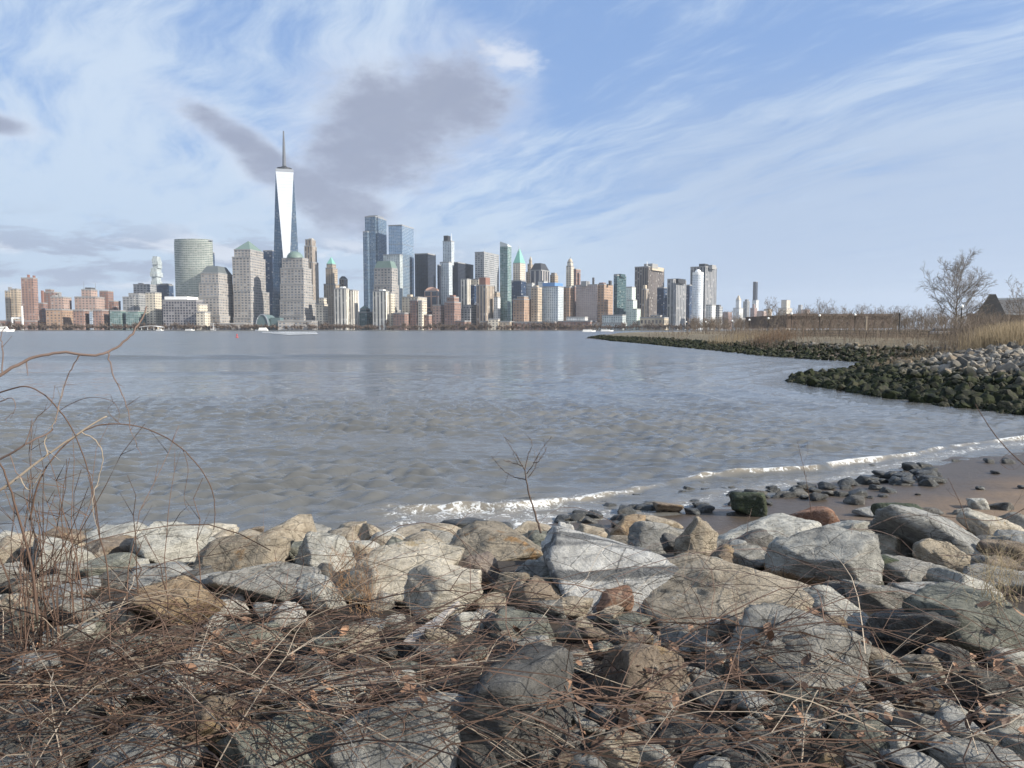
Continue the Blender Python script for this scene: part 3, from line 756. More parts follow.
bld('orange tan apartment block left of the dark green glass tower', 1975, [(597.5, 613, 284, 604)], rust, [('box', 608.5, 612, 280.5, 284, ROOFD, 'water_tank'), ('box', 599, 606, 282.5, 284, BRICKP, 'penthouse')])
bld('dark green glass tower with a sloping top', 2060, [(613.5, 626, 275, 617)], greend, [('box', 614, 625.5, 273.8, 276, greend, 'crown')], name='skyscraper', cat='skyscraper')
bld('pale green white block stepping down to the right', 1940, [(631, 640.5, 309), (627, 637, 300), (626, 635.5, 287)], facade((.62, .68, .62), (.30, .40, .38), 6, 4.6, .6, .5))
bld('broad brown pier striped tower with a flat penthouse', 2150, [(634.5, 664, 266.5, 648)], brownv, [('box', 644, 658, 263.5, 267, ROOFG, 'penthouse'), ('mast', 647, 261.5, 266, 1.6, WHITE), ('box', 634.8, 663.8, 266.2, 269, TANS, 'roof_band')], name='skyscraper', cat='skyscraper')
bld('slim beige block in front of the broad brown tower', 2000, [(641.5, 648.5, 289)], tanv, [('box', 643, 647, 285, 289, TANS, 'penthouse')])
bld('dark blue glass block right of the broad brown tower', 2110, [(657, 668, 287.5)], navy)
bld('dark grey tower with a black flat top and pale right side', 1990, [(667, 686, 279.5, 673)], greyv, [('box', 667.3, 685.7, 278.5, 282, BLACKB, 'crown')], name='skyscraper', cat='skyscraper')
bld('dark navy block behind the white rounded tower', 2090, [(684, 693, 285)], navy)
bld('broad grey pier striped tower behind the white rounded tower', 2180, [(690, 716.5, 266.5, 705)], greyv, [('box', 699, 708.5, 263.6, 267, BLACKB, 'penthouse'), ('box', 706, 716.3, 264.8, 268, ROOFG, 'roof_band')], name='skyscraper', cat='skyscraper')
drum('white rounded tower at the right end of the main skyline', 1960, 692, 703, 274.5, facade((.72, .75, .78), (.42, .50, .58), 4, 4.4, .6, .6, .2, .2), [('dome', .6, 9, WHITE, 'dome')], name='skyscraper', cat='skyscraper', squash=1.0, roofm=WHITE)
bld('pale grey low block right of the white rounded tower', 2000, [(706, 715.5, 305)], whiteg)
bld('grey low block with a dark roof box at the right end of the main skyline', 2030, [(714.5, 722.5, 307)], greyg, [('box', 716, 721, 304.8, 307, ROOFD, 'penthouse')])
# ---- low waterfront
bld('low red brick pier hall on the waterfront left of the white pavilion', 1865, [(480, 515, 321.5)], tan, th=10, xf=.85)
bld('low dark brick museum block on the waterfront', 1868, [(513, 562, 322)], brick2, th=10, xf=.85)
bld('long low red brick row under the white flat pavilion', 1872, [(558, 596, 321)], brick, th=10, xf=.85)
bld('white flat pavilion on top of the brick row', 1900, [(566.5, 588, 317)], whiteg, th=10, xf=.85)
bld('pale grey ferry house with a curved roof line', 1868, [(592, 627, 323), (602, 626, 315)], paleg, th=10, xf=.85)
bld('long low tan ferry building with arched windows', 1875, [(640, 668.5, 317.5), (650, 662, 315.5)], facade((.45, .38, .28), (.10, .09, .09), 9, 14, .55, .6), th=10, xf=.85)
bld('low grey shed at the foot of the brown pier tower', 1866, [(488, 500, 319)], cream, th=10, xf=.85)
# ---- across the river, far away
FB = dict(th=25)
bld('white stepped tower with a pointed top far off at the right', 4300, [(730, 746, 318), (733, 743, 308), (735.5, 741, 300)], whiteg, [('pyr', 295.5, .2, TANS, 'pinnacle')], **FB)
bld('slate grey rounded tower far off beside the white pointed tower', 4350, [(743, 749.5, 301.5), (744.5, 748.5, 299.5)], greyv, **FB)
bld('very slim black tower with a white foot far off at the right', 4500, [(752, 758.5, 300, None, whiteg), (752.6, 757.4, 281.8)], blackg, name='skyscraper', cat='skyscraper', **FB)
bld('brown brick block at the foot of the slim black tower', 4250, [(750, 757, 308), (752, 755, 304)], brick2, **FB)
bld('pale block low right of the slim black tower', 4260, [(757, 768, 311)], pink, **FB)
bld('low brown block far off between the white pointed tower and the pale grey low block', 4200, [(722, 732, 312)], brick2, **FB)
bld('brown block with a tan top far off left of the white cluster', 4280, [(764, 772, 309)], tan, **FB)
bld('white apartment pair far off above the brown shed', 4400, [(778, 792, 308), (781, 790, 300)], cream, **FB)
bld('grey slim block far off right of the white apartment pair', 4450, [(798, 802.5, 305)], greyg, **FB)
bld('pale lower block far off beside the grey slim block', 4420, [(801, 810, 309.5)], pink, **FB)

# ---- shore, bulkhead, distant hills
mb = MB(); sh = [(-2600, 1838), (-700, 1838), (-200, 1840), (500, 1842), (620, 1900), (900, 3200), (2600, 4100), (2600, 9000), (-2600, 9000)]
mb.prism(sh, -3.8, BASE, mi=0, cap=1)
setp(link('far_shore', mb.mesh('far_shore', [plain('bulkhead_stone', (.075, .08, .075), .9, scale=.05), ROOFG])), 'grey sea wall along the far city shore', None, None, 'structure')
# ------------------------------------------------------------------ boats and small things on the water
def boat(px, py, length, label, heading=0.0, decks=1, hullc=WHITE):
    q = onz(px, py, 0.0); root = empty('boat', (q[0], q[1], 0), label, 'boat'); L = length; w = L * .26
    ch, shh = math.cos(heading), math.sin(heading)
    def T(v): return [(q[0] + a * ch - b * shh, q[1] + a * shh + b * ch, c) for a, b, c in v]
    mb = MB()
    pts = [(-L/2, -w/2), (L*.2, -w/2), (L/2, 0), (L*.2, w/2), (-L/2, w/2)]
    lo = T([(a * .92, b * .8, -.4) for a, b in pts]); hi = T([(a, b, L * .08 + (.03 * L if a > L * .3 else 0)) for a, b in pts])
    mb.add(lo + hi, [(i, (i+1) % 5, 5 + (i+1) % 5, 5 + i) for i in range(5)] + [(5, 6, 7, 8, 9)]); part('hull', mb, [hullc], root)
    z = L * .08
    for k in range(decks):
        f = 1 - .18 * k; a0, a1 = -L * .42 * f, L * .22 * f; b = w * .42 * f; h = L * .085
        mb = MB(); mb.add(T([(a0, -b, z), (a1, -b, z), (a1, b, z), (a0, b, z), (a0, -b, z + h), (a1 - h * .5, -b, z + h), (a1 - h * .5, b, z + h), (a0, b, z + h)]),
                          [(0, 1, 5, 4), (1, 2, 6, 5), (2, 3, 7, 6), (3, 0, 4, 7), (4, 5, 6, 7)]); cab = part('cabin', mb, [WHITE], root)
        mb = MB(); mb.add(T([(a0 + 1, -b - .05, z + h * .4), (a1 - h * .6, -b - .05, z + h * .4), (a1 - h * .6, -b - .05, z + h * .75), (a0 + 1, -b - .05, z + h * .75)]), [(0, 1, 2, 3)])
        part('window_strip', mb, [BLACKB], root).parent = cab; z += h
    mb = MB(); mb.tube(T([(-L * .05, 0, z), (-L * .08, 0, z + L * .12)]), L * .008, 5); part('mast', mb, [STEEL], root)
    return root
boat(261.5, 331.0, 24, 'small white ferry trailing a white wake below the glass hall', math.pi, 2)
boat(3, 331.6, 30, 'white boat at the left edge of the water', .2, 2)
boat(190, 330.6, 22, 'white moored boat below the low gridded office block', 0, 1)
boat(160, 330.7, 16, 'small white boat beside the canopy landing', 0, 1)
boat(607, 331.4, 20, 'white boat tied up in front of the pale grey ferry house', 0, 1)
boat(589, 331.8, 18, 'low white boat just off the tip of the stone spit', .1, 1)
def landing():
    Y = 1800; a, b = at(141, 329, Y), at(163, 329, Y); cx = (a[0] + b[0]) / 2; w = b[0] - a[0]
    root = empty('ferry_landing', (cx, Y, 0), 'floating ferry landing under a white canopy at the left shore', 'landing')
    mb = MB(); mb.box((cx, Y, .5), (w * 1.05, 22, 1.6)); part('pontoon', mb, [ROOFD], root)
    mb = MB(); n = 13; V = []
    for i in range(n):
        t = i / (n - 1); V += [(cx - w / 2 + w * t, Y - 9, 8 + 3.2 * math.sin(math.pi * t)), (cx - w / 2 + w * t, Y + 9, 8 + 3.2 * math.sin(math.pi * t))]
    mb.add(V, [(2*i, 2*i+2, 2*i+3, 2*i+1) for i in range(n - 1)]); V2 = [(x, y, z - .8) for x, y, z in V]
    mb.add(V2, [(2*i, 2*i+1, 2*i+3, 2*i+2) for i in range(n - 1)])
    mb.add([V[2*i] for i in range(n)] + [V2[2*i] for i in range(n)], [(i, i + n, i + n + 1, i + 1) for i in range(n - 1)]); part('canopy', mb, [WHITE], root)
    for t in (-.42, -.14, .14, .42):
        mb = MB(); mb.tube([(cx + w * t, Y - 6, 1), (cx + w * t, Y - 6, 9)], .5, 6); part('post', mb, [WHITE], root)
landing()
def sail():
    q = at(213.5, 330, 1790); root = empty('sailing_boat', (q[0], q[1], 0), 'moored sailing boat with a bare white mast below the mansard tower', 'boat')
    mb = MB(); L = 12; mb.add([(q[0]-L/2, q[1], .1), (q[0]+L/2, q[1], .1), (q[0]-L*.45, q[1]-1.6, 1.2), (q[0]+L*.5, q[1]-.2, 1.5), (q[0]-L*.45, q[1]+1.6, 1.2), (q[0]+L*.5, q[1]+.2, 1.5)],
                              [(0, 1, 3, 2), (1, 0, 4, 5), (2, 3, 5, 4), (0, 2, 4), (1, 5, 3)]); part('hull', mb, [WHITE], root)
    mb = MB(); mb.tube([(q[0], q[1], 1), (q[0], q[1], 17)], .35, 6); part('mast', mb, [WHITE], root)
    mb = MB(); mb.tube([(q[0], q[1], 2.6), (q[0] - 5, q[1], 2.4)], .3, 5); part('boom', mb, [WHITE], root)
sail()
def buoy():
    q = onz(237, 337.5, 0); root = empty('buoy', (q[0], q[1], 0), 'small red buoy floating off the left shore', 'buoy')
    red = plain('buoy_red', (.5, .04, .03), .5)
    mb = MB(); mb.lathe((q[0], q[1], -.2), [(0.1, -.1), (.6, 0), (.6, .5), (.3, .6), (.1, .62)], 14); part('float', mb, [red], root)
    mb = MB(); mb.tube([(q[0], q[1], .7), (q[0], q[1], 1.5)], .22, 6); part('tower', mb, [red], root)
buoy()
def wake():
    m, g, p = new_mat('wake_foam'); n = g.noise(g.mapv(g.pos(), (.04, .3, 1)), 1, 5, .6)
    p['Base Color'].default_value = (.8, .82, .83, 1); p['Roughness'].default_value = .8
    g.put(p['Alpha'], g.ramp(n, .45, .62))
    mb = MB(); P = [onz(x, y, .45)[:2] for x, y in ((262, 331.9), (285, 331.6), (316, 331.8), (318, 334.0), (288, 334.6), (262, 332.6))]
    mb.add([(a, b, .45) for a, b in P], [(5, 4, 3, 2, 1, 0)])
    setp(link('boat_wake', mb.mesh('boat_wake', [m])), 'white churned wake streaming behind the small ferry', 'wake', None, 'stuff')
wake()

# ------------------------------------------------------------------ bare trees
def bark_mat(name, c0, c1):
    m, g, p = new_mat(name); n = g.noise(g.pos(), 3, 5, .6)
    g.put(p['Base Color'], g.mix(g.ramp(n, .3, .7), c0, c1)); p['Roughness'].default_value = .9; p['Specular IOR Level'].default_value = .2
    return m
BARK = bark_mat('bark', (.10, .085, .07), (.21, .18, .15))
BARKP = bark_mat('pale_bark', (.125, .108, .09), (.24, .21, .175))
TWIG = bark_mat('twig_bark', (.13, .105, .085), (.23, .19, .155))
def tree_meshes(h, seed, R=None, base=.25, n1=20, n2=8, n3=5, n4=3, trunkr=None, leaders=1, mats=(BARK, TWIG), rt=.02):
    """leading stems with limbs, branches and twigs that fill an upright oval crown"""
    r = random.Random(seed); tr, cr = MB(), MB(); trunkr = trunkr or h * .018; R = R or h * .33
    def wander(p, d, L, n, wob, up):
        pts = [p]; dd = d.normalized()
        for i in range(n):
            dd = (dd + Vector((r.gauss(0, wob), r.gauss(0, wob), r.gauss(up, wob * .6)))).normalized(); pts.append(pts[-1] + dd * (L / n))
        return pts
    def pick(pts, t):
        n = len(pts) - 1; i = min(n - 1, int(t * n)); return pts[i].lerp(pts[i + 1], t * n - i), (pts[i + 1] - pts[i]).normalized()
    def off(d, ang):
        ax = d.cross(Vector((r.gauss(0, 1), r.gauss(0, 1), r.gauss(0, 1)))).normalized(); return d * math.cos(ang) + ax * math.sin(ang)
    for q in range(leaders):
        lean = Vector((r.gauss(0, .22), r.gauss(0, .22), 1)) if leaders > 1 else Vector((.03, 0, 1)); hh = h * (r.uniform(.75, 1) if q else 1)
        T = wander(Vector((r.gauss(0, .1), r.gauss(0, .1), -.3)) if q else Vector((0, 0, -.3)), lean, hh * .92, 9, .05, .03)
        tr.tube([tuple(v) for v in T], np.linspace(trunkr, trunkr * .14, len(T)), 7, cap=False)
        for k in range(max(5, n1 // leaders)):
            t = base + (.97 - base) * (k + r.random()) / max(5, n1 // leaders); p, d = pick(T, t); u = (t - base) / (1 - base)
            a = k * 2.4 + r.gauss(0, .4); e = math.radians(22 + 45 * u + r.gauss(0, 8)); env = R * max(.22, math.sqrt(max(0, 1 - ((u - .38) / .68) ** 2)))
            L = env / max(.45, math.cos(e)) * r.uniform(.8, 1.1)
            B = wander(p, Vector((math.cos(a) * math.cos(e), math.sin(a) * math.cos(e), math.sin(e))), L, 6, .10, .05)
            r1 = max(rt * 1.6, trunkr * .42 * (1 - .6 * u)); tr.tube([tuple(v) for v in B], np.linspace(r1, rt, 7), 4, cap=False)
            for k2 in range(n2):
                t2 = .2 + .8 * (k2 + r.random()) / n2; p2, d2 = pick(B, min(t2, .99)); L2 = L * r.uniform(.28, .48) * (1.15 - .55 * t2)
                C2 = wander(p2, off(d2, r.uniform(.45, 1.0)), L2, 4, .14, .08); cr.tube([tuple(v) for v in C2], np.linspace(max(rt, r1 * .4), rt * .8, 5), 3, cap=False)
                for k3 in range(n3):
                    t3 = .25 + .75 * (k3 + r.random()) / n3; p3, d3 = pick(C2, min(t3, .99)); L3 = L2 * r.uniform(.3, .6)
                    C3 = wander(p3, off(d3, r.uniform(.4, 1.0)), L3, 3, .16, .08); cr.tube([tuple(v) for v in C3], np.linspace(rt * .8, rt * .5, 4), 3, cap=False)
                    for k4 in range(n4):
                        p4, d4 = pick(C3, r.uniform(.3, .98)); e4 = p4 + off(d4, r.uniform(.4, .9)) * L3 * r.uniform(.4, .8); cr.tube([tuple(p4), tuple(e4)], [rt * .55, rt * .35], 3, cap=False)
    top = max(v[:, 2].max() for v in cr.v)
    for mbb in (tr, cr): mbb.v = [v * (h / top) for v in mbb.v]
    return tr.mesh('trunk', [mats[0]]), cr.mesh('crown', [mats[1]])
def put_tree(meshes, loc, label, rz=0.0, sc=1.0, group=None):
    root = empty('bare_tree', loc, label, 'tree', group); root.rotation_euler = (0, 0, rz); root.scale = (sc, sc, sc)
    link('trunk', meshes[0], (0, 0, 0), root); link('crown', meshes[1], (0, 0, 0), root); return root
def gz(x, y): return float(height(np.array([x]), np.array([y]))[0])
def ground_at(px, Y): q = at(px, 335, Y); return (q[0], q[1], gz(q[0], q[1]))
big = tree_meshes(14.8, 7, 6.8, .24, 25, 11, 6, 3, .30, 1, (BARKP, BARKP), .034)
put_tree(big, ground_at(955, 128), 'large bare pale barked tree standing alone behind the lamp post at the right')
TM = [tree_meshes(8.0, 40 + k, 3.9, .12, 18, 6, 4, 3, .10, 2 + k % 2, (BARK, TWIG), .028) for k in range(4)]
sp = [(1030, 92, 8.0, 'bare tree reaching over the grey gabled terminal at the right edge'), (1052, 100, 8.0, None), (993, 150, 5.5, 'bare shrubby tree in front of the grey gabled terminal'),
      (772, 235, 11.5, 'bare tree with a wide crown right of the slim black tower'), (783, 245, 9.5, 'smaller bare tree below the white apartment pair'), (733, 300, 9, 'thin bare tree in front of the white pointed tower'),
      (819, 240, 11.5, 'bare tree with upright limbs above the left end of the brown shed'), (827, 250, 11.0, 'bare tree above the middle of the brown shed'), (850, 260, 10.0, 'low bare tree above the right half of the brown shed'),
      (864, 220, 8.5, 'bare tree with a pale trunk in front of the brown shed'), (878, 230, 8.5, 'bare tree at the right end of the brown shed'), (888, 215, 7.5, None), (900, 200, 6.2, None), (912, 190, 6.4, 'low bare tree behind the thin dark pole'),
      (924, 170, 6.0, 'low bare tree left of the large pale tree'), (936, 160, 6.6, 'twiggy bare tree at the left foot of the large pale tree'), (971, 150, 6.8, 'twiggy bare tree right of the large pale tree'), (982, 140, 6.0, None), (760, 260, 6.5, 'small bare tree left of the wide crowned one'), (747, 280, 5.5, None), (718, 320, 5.5, None), (703, 335, 5.0, None), (840, 230, 6.0, None), (805, 215, 8.5, None), (812, 260, 9.5, None), (833, 210, 7.5, None), (845, 225, 8.0, None), (858, 240, 9.5, None), (872, 250, 9.5, None), (894, 240, 9.0, None), (906, 225, 8.5, None), (918, 210, 8.0, None), (798, 245, 8.5, None), (930, 190, 7.0, None)]
for k, (px, Y, h, lab) in enumerate(sp):
    put_tree(TM[k % 4], ground_at(px, Y), lab or 'small bare tree in the scrub along the right hand shore', k * 1.7, h / 8.0, 'bare trees behind the right hand shore')

# esplanade trees of the far city: they read as one brown fringe
def far_trees():
    mb = MB(); r = random.Random(8)
    for i in range(900):
        px = r.uniform(-40, 730); Y = r.uniform(1842, 1862); q = at(px, 329, Y); h = r.uniform(8, 17) * (1.0 if r.random() < .8 else 1.5); w = h * .42
        mb.tube([(q[0], Y, BASE), (q[0], Y, BASE + h * .5)], .35, 4, cap=False)
        for k in range(16):
            a = r.uniform(0, 6.28); e = r.uniform(.3, 1.3); L = h * r.uniform(.3, .55)
            b = Vector((q[0] + r.uniform(-.2, .2) * w, Y, BASE + h * r.uniform(.25, .55)))
            t = b + Vector((math.cos(a) * math.cos(e), math.sin(a) * math.cos(e), math.sin(e))) * L
            mb.tube([tuple(b), tuple(b.lerp(t, .5) + Vector((0, 0, L * .06))), tuple(t)], [.75, .6, .3], 3, cap=False)
    setp(link('far_treeline', mb.mesh('far_treeline', [bark_mat('far_twigs', (.08, .062, .05), (.18, .135, .105))])), 'brown fringe of bare trees along the far city waterfront', 'trees', None, 'stuff')
far_trees()
def park_wood():
    mb = MB(); r = random.Random(18)
    for i in range(170):
        px = r.uniform(690, 1010); Y = r.uniform(390, 460); q = at(px, 329, Y); h = r.uniform(8, 13.5) * (.72 if px < 790 else 1); z = 2.0
        mb.tube([(q[0], Y, z), (q[0], Y, z + h * .6)], [.18, .10], 4, cap=False)
        for k in range(46):
            a = r.uniform(0, 6.28); e = r.uniform(.35, 1.4); L = h * r.uniform(.15, .42)
            b = Vector((q[0] + r.gauss(0, .07) * h, Y + r.gauss(0, .07) * h, z + h * r.uniform(.25, .72)))
            t = b + Vector((math.cos(a) * math.cos(e), math.sin(a) * math.cos(e), math.sin(e))) * L
            mb.tube([tuple(b), tuple(b.lerp(t, .5) + Vector((0, 0, L * .06))), tuple(t)], [.07, .055, .03], 3, cap=False)
    setp(link('bare_wood', mb.mesh('bare_wood', [TWIG])), 'grey brown fringe of bare trees far behind the brown shed', 'trees', None, 'stuff')
park_wood()

# ------------------------------------------------------------------ brown shed, gabled terminal, lamps, railing
def shed():
    Y = 330; a, b = at(787, 330, Y), at(893, 330, Y); zt = zof(840, 313.5, Y); z0 = gz(a[0], Y) - .2
    L = b[0] - a[0]; root = empty('train_shed', ((a[0] + b[0]) / 2, Y, z0), 'long low rust brown train shed with posts along its front', 'shed')
    rustm = plain('rust_steel', (.135, .10, .082), .9, var=.35, scale=.35)
    mb = MB(); mb.box(((a[0]+b[0])/2, Y + 30, (z0 + zt) / 2 + .6), (L, 58, zt - z0 - 2.4)); part('hall', mb, [rustm], root)
    mb = MB(); n = 24
    for i in range(n):
        x = a[0] + L * (i + .5) / n; mb.box((x, Y + .7, zt - .55), (L / n * .96, 1.2, .9))
    part('roof_edge', mb, [plain('rust_edge', (.16, .12, .10), .9, scale=.5)], root)
    for i in range(13):
        x = a[0] + L * i / 12; mb = MB(); mb.tube([(x, Y - .4, z0), (x, Y - .4, zt - 1)], .16, 5); part('post', mb, [rustm], root)
shed()
def terminal():
    Y = 210; root_x = at(1010, 330, Y)[0]
    z0 = gz(root_x, Y) - .2; slate = plain('terminal_slate', (.105, .10, .095), .8, var=.3, scale=.6); stone = plain('terminal_stone', (.26, .20, .16), .85, scale=.5); wh = plain('terminal_trim', (.6, .6, .57), .7)
    root = empty('terminal_building', (root_x, Y, z0), 'grey roofed terminal with a stepped gable at the right edge', 'building')
    x0, x1 = at(972, 330, Y)[0], at(1120, 330, Y)[0]
    ze = zof(1000, 313, Y); zr = zof(1000, 297.5, Y)
    mb = MB(); mb.box(((x0+x1)/2, Y + 14, (z0+ze)/2), (x1 - x0, 27, ze - z0)); wall_ = part('wall', mb, [stone], root)
    mb = MB(); mb.add([(x0 + 2, Y - .6, ze), (x1, Y - .6, ze), (x1, Y + 14, zr), (x0 + 4.5, Y + 14, zr), (x1, Y + 28, ze), (x0 + 2, Y + 28, ze)], [(0, 1, 2, 3), (3, 2, 4, 5), (0, 3, 5), (1, 4, 2)]); roof_ = part('roof', mb, [slate], root)
    g0, g1 = at(980, 330, Y)[0], at(1006, 330, Y)[0]; gm = (g0 + g1) / 2; zp = zof(992, 294.0, Y)
    out = [(g0, ze - 2.5), (g1, ze - 2.5), (g1, ze - .5), (gm + 1.0, zp), (gm - .4, zp), (g0, ze - .5)]
    n = len(out); mb = MB(); mb.add([(x, Y - 1.6, z) for x, z in out] + [(x, Y - .7, z) for x, z in out], [tuple(range(n)), tuple(range(n, 2*n))[::-1]] + [(i, i + n, (i+1) % n + n, (i+1) % n) for i in range(n)])
    part('gable', mb, [slate], root)
    mb = MB(); mb.box(((x0+x1)/2 + 3, Y + 14, zr + .15), (x1 - x0 - 8, .7, .5)); part('ridge_trim', mb, [wh], root).parent = roof_
    mb = MB(); mb.box(((x0+x1)/2 + 3, Y - .75, ze - .3), (x1 - x0 - 6, .5, .5)); part('eaves_trim', mb, [wh], root).parent = roof_
    for i in range(9):
        x = x0 + 4 + i * 4.0; mb = MB(); mb.box((x, Y + .48, (z0 + ze) / 2 - .4), (1.6, .12, 3.0)); part('window', mb, [BLACKB], root).parent = wall_
    root.rotation_euler = (0, 0, -math.atan2(root_x, Y))
terminal()
IRON = plain('black_iron', (.018, .018, .02), .5, .3)
GLOBE = plain('lamp_globe', (.85, .85, .82), .35)
def lamp(px, Y, h, label, group):
    x, y, z = ground_at(px, Y); root = empty('street_lamp', (x, y, z), label, 'lamp', group)
    mb = MB(); mb.lathe((x, y, z), [(.22, 0), (.22, .25), (.15, .35), (.12, .9), (.075, 1.0), (.06, h - .75), (.10, h - .70), (.12, h - .6), (.07, h - .55)], 10); part('pole', mb, [IRON], root, smooth=True)
    mb = MB(); R = .26; mb.lathe((x, y, z + h - .30), [(max(.01, R * math.cos(a)), R * math.sin(a)) for a in np.linspace(-1.45, 1.5, 9)], 12); part('globe', mb, [GLOBE], root, smooth=True)
LG = 'globe lamps along the right hand shore path'
for px, Y, h, lab in ((960.5, 112, 4.9, 'black globe lamp post in front of the large bare tree'), (791, 165, 4.9, 'black globe lamp post at the left end of the brown shed'), (819, 170, 4.6, 'globe lamp post in front of the left half of the brown shed'),
                      (854.5, 172, 4.8, 'globe lamp post in front of the right half of the brown shed'), (768, 185, 4.2, 'globe lamp post below the wide crowned bare tree'), (749, 200, 4.0, 'globe lamp post below the slim black tower'),
                      (732, 225, 4.0, 'globe lamp post left of the slim black tower'), (705.5, 250, 4.0, 'globe lamp post below the broad grey pier striped tower'), (686, 280, 4.2, 'leftmost globe lamp post on the stone spit')):
    lamp(px, Y, h, lab, LG)
def pole():
    x, y, z = ground_at(899, 120); mb = MB(); mb.tube([(x, y, z), (x, y, z + 3.4)], [.09, .08], 8); mb.lathe((x, y, z + 3.4), [(.08, 0), (.13, .05), (.13, .3), (.02, .45)], 8)
    whole('dark_pole', mb, [IRON], 'thin dark pole standing left of the large bare tree', 'pole', None, (x, y, z))
    x, y, z = ground_at(866, 150); mb = MB(); mb.tube([(x, y, z), (x, y, z + 3.6)], .13, 8); mb.box((x, y, z + 3.65), (.4, .4, .15))
    whole('pale_post', mb, [plain('pale_wood', (.36, .30, .23), .8)], 'pale wooden post in front of the right end of the brown shed', 'post', None, (x, y, z))
pole()
def railing():
    A = np.array(ground_at(776, 152)); B = np.array(ground_at(985, 108)); n = 30
    root = empty('railing', tuple((A + B) / 2), 'long dark railing along the shore path at the right', 'railing')
    P = [A + (B - A) * i / (n - 1) for i in range(n)]; P = [np.array([p[0], p[1], gz(p[0], p[1])]) for p in P]
    for hh in (1.05, .6, .2):
        mb = MB(); mb.tube([p + [0, 0, hh] for p in P], .035, 4); part('rail', mb, [IRON], root)
    for p in P:
        mb = MB(); mb.tube([p, p + [0, 0, 1.1]], .05, 5); part('post', mb, [IRON], root)
railing()
def bench(px, Y, label):
    x, y, z = ground_at(px, Y); root = empty('park_bench', (x, y, z), label, 'bench')
    mb = MB()
    for k in range(4): mb.box((x, y - .2 + k * .14, z + .45), (1.8, .11, .04))
    part('seat', mb, [IRON], root); mb = MB()
    for k in range(4): mb.box((x, y + .34 + k * .03, z + .58 + k * .13), (1.8, .04, .10))
    part('backrest', mb, [IRON], root)
    for sx in (-.75, .75):
        mb = MB(); mb.box((x + sx, y, z + .22), (.06, .5, .44)); part('leg', mb, [IRON], root)
bench(968, 106, 'dark park bench right of the lamp post by the large tree'); bench(957.5, 118, 'dark park bench behind the lamp post by the large tree')
def bin_():
    x, y, z = ground_at(974, 104); root = empty('litter_bin', (x, y, z), 'dark litter bin at the end of the railing', 'bin')
    mb = MB(); mb.lathe((x, y, z), [(.3, 0), (.33, .1), (.36, .95), (.38, 1.0), (.30, 1.02), (.28, .3)], 14); part('body', mb, [IRON], root)
    mb = MB(); mb.lathe((x, y, z), [(.36, 1.12), (.30, 1.28), (.05, 1.36)], 14); part('lid', mb, [IRON], root)
bin_()
def car(px, Y, c, label):
    x, y, z = ground_at(px, Y); root = empty('parked_car', (x, y, z), label, 'car')
    def loft(prof, w, m, nm):
        n = len(prof); mb = MB(); mb.add([(x + a, y - w, z + b) for a, b in prof] + [(x + a, y + w, z + b) for a, b in prof], [tuple(range(n)), tuple(range(n, 2*n))[::-1]] + [(i, i+n, (i+1) % n + n, (i+1) % n) for i in range(n)]); part(nm, mb, [m], root)
    loft([(-2.2, .3), (2.2, .3), (2.25, .7), (1.3, .92), (-2.1, .95), (-2.25, .6)], .85, plain('car_paint', c, .3), 'body')
    loft([(-1.9, .96), (1.1, .93), (.5, 1.42), (-1.4, 1.45)], .72, BLACKB, 'cabin')
    for sx in (-1.35, 1.35):
        for sy in (-.8, .8):
            mb = MB(); t = np.linspace(0, 6.28, 13)[:-1]; mb.tube([(x + sx, y + sy - .1, z + .32), (x + sx, y + sy + .1, z + .32)], .32, 12); part('wheel', mb, [IRON], root)
car(948, 150, (.62, .63, .64), 'pale car parked behind the trunk of the large bare tree'); car(942, 158, (.5, .52, .55), 'grey car parked left of the large bare tree')

# scrub, reeds: nobody could count the stems
def stems(name, label, cat, spots, mat, hmin, hmax, r0, lean=.25, curve=.3, seg=3, seed=1, twigs=0, dmin=4.0):
    r = random.Random(seed); mb = MB(); XY = []
    for (x, y, n, sx, sy) in spots:
        XY += [(x + r.gauss(0, sx), y + r.gauss(0, sy)) for i in range(n)]
    XY = np.array(XY); D = shore_d(XY[:, 0], XY[:, 1]); ZZ = height(XY[:, 0], XY[:, 1], D)
    if True:
        for (px, py), dd, zz in zip(XY, D, ZZ):
            if dd < dmin: continue
            z = zz - .05; h = r.uniform(hmin, hmax); a = r.uniform(0, 6.28); l = abs(r.gauss(0, lean)) * h
            pts = [(px + math.cos(a) * l * (t ** (1 + curve * 2)), py + math.sin(a) * l * (t ** (1 + curve * 2)), z + h * t) for t in np.linspace(0, 1, seg + 1)]
            mb.tube(pts, np.linspace(r0, r0 * .3, seg + 1), 3, cap=False)
            for k in range(twigs):
                t = r.uniform(.3, .95); b = Vector(pts[int(t * seg)]); e = b + Vector((r.gauss(0, .25), r.gauss(0, .25), r.uniform(.1, .45))) * h * .5
                mb.tube([tuple(b), tuple(e)], [r0 * .6, r0 * .25], 3, cap=False)
    return setp(link(name, mb.mesh(name, [mat])), label, cat, None, 'stuff')
def stem_mat(name, c0, c1):
    m, g, p = new_mat(name); n = g.island()
    g.put(p['Base Color'], g.mix(n, c0, c1)); p['Roughness'].default_value = .85; p['Specular IOR Level'].default_value = .2; return m
REED = stem_mat('reed_gold', (.18, .14, .09), (.36, .29, .19))
SCRUB = stem_mat('scrub_brown', (.085, .068, .055), (.21, .17, .135))
RUSSET = stem_mat('scrub_russet', (.12, .08, .055), (.22, .15, .10))
def G_(px, Y): q = at(px, 335, Y); return q[0], q[1]
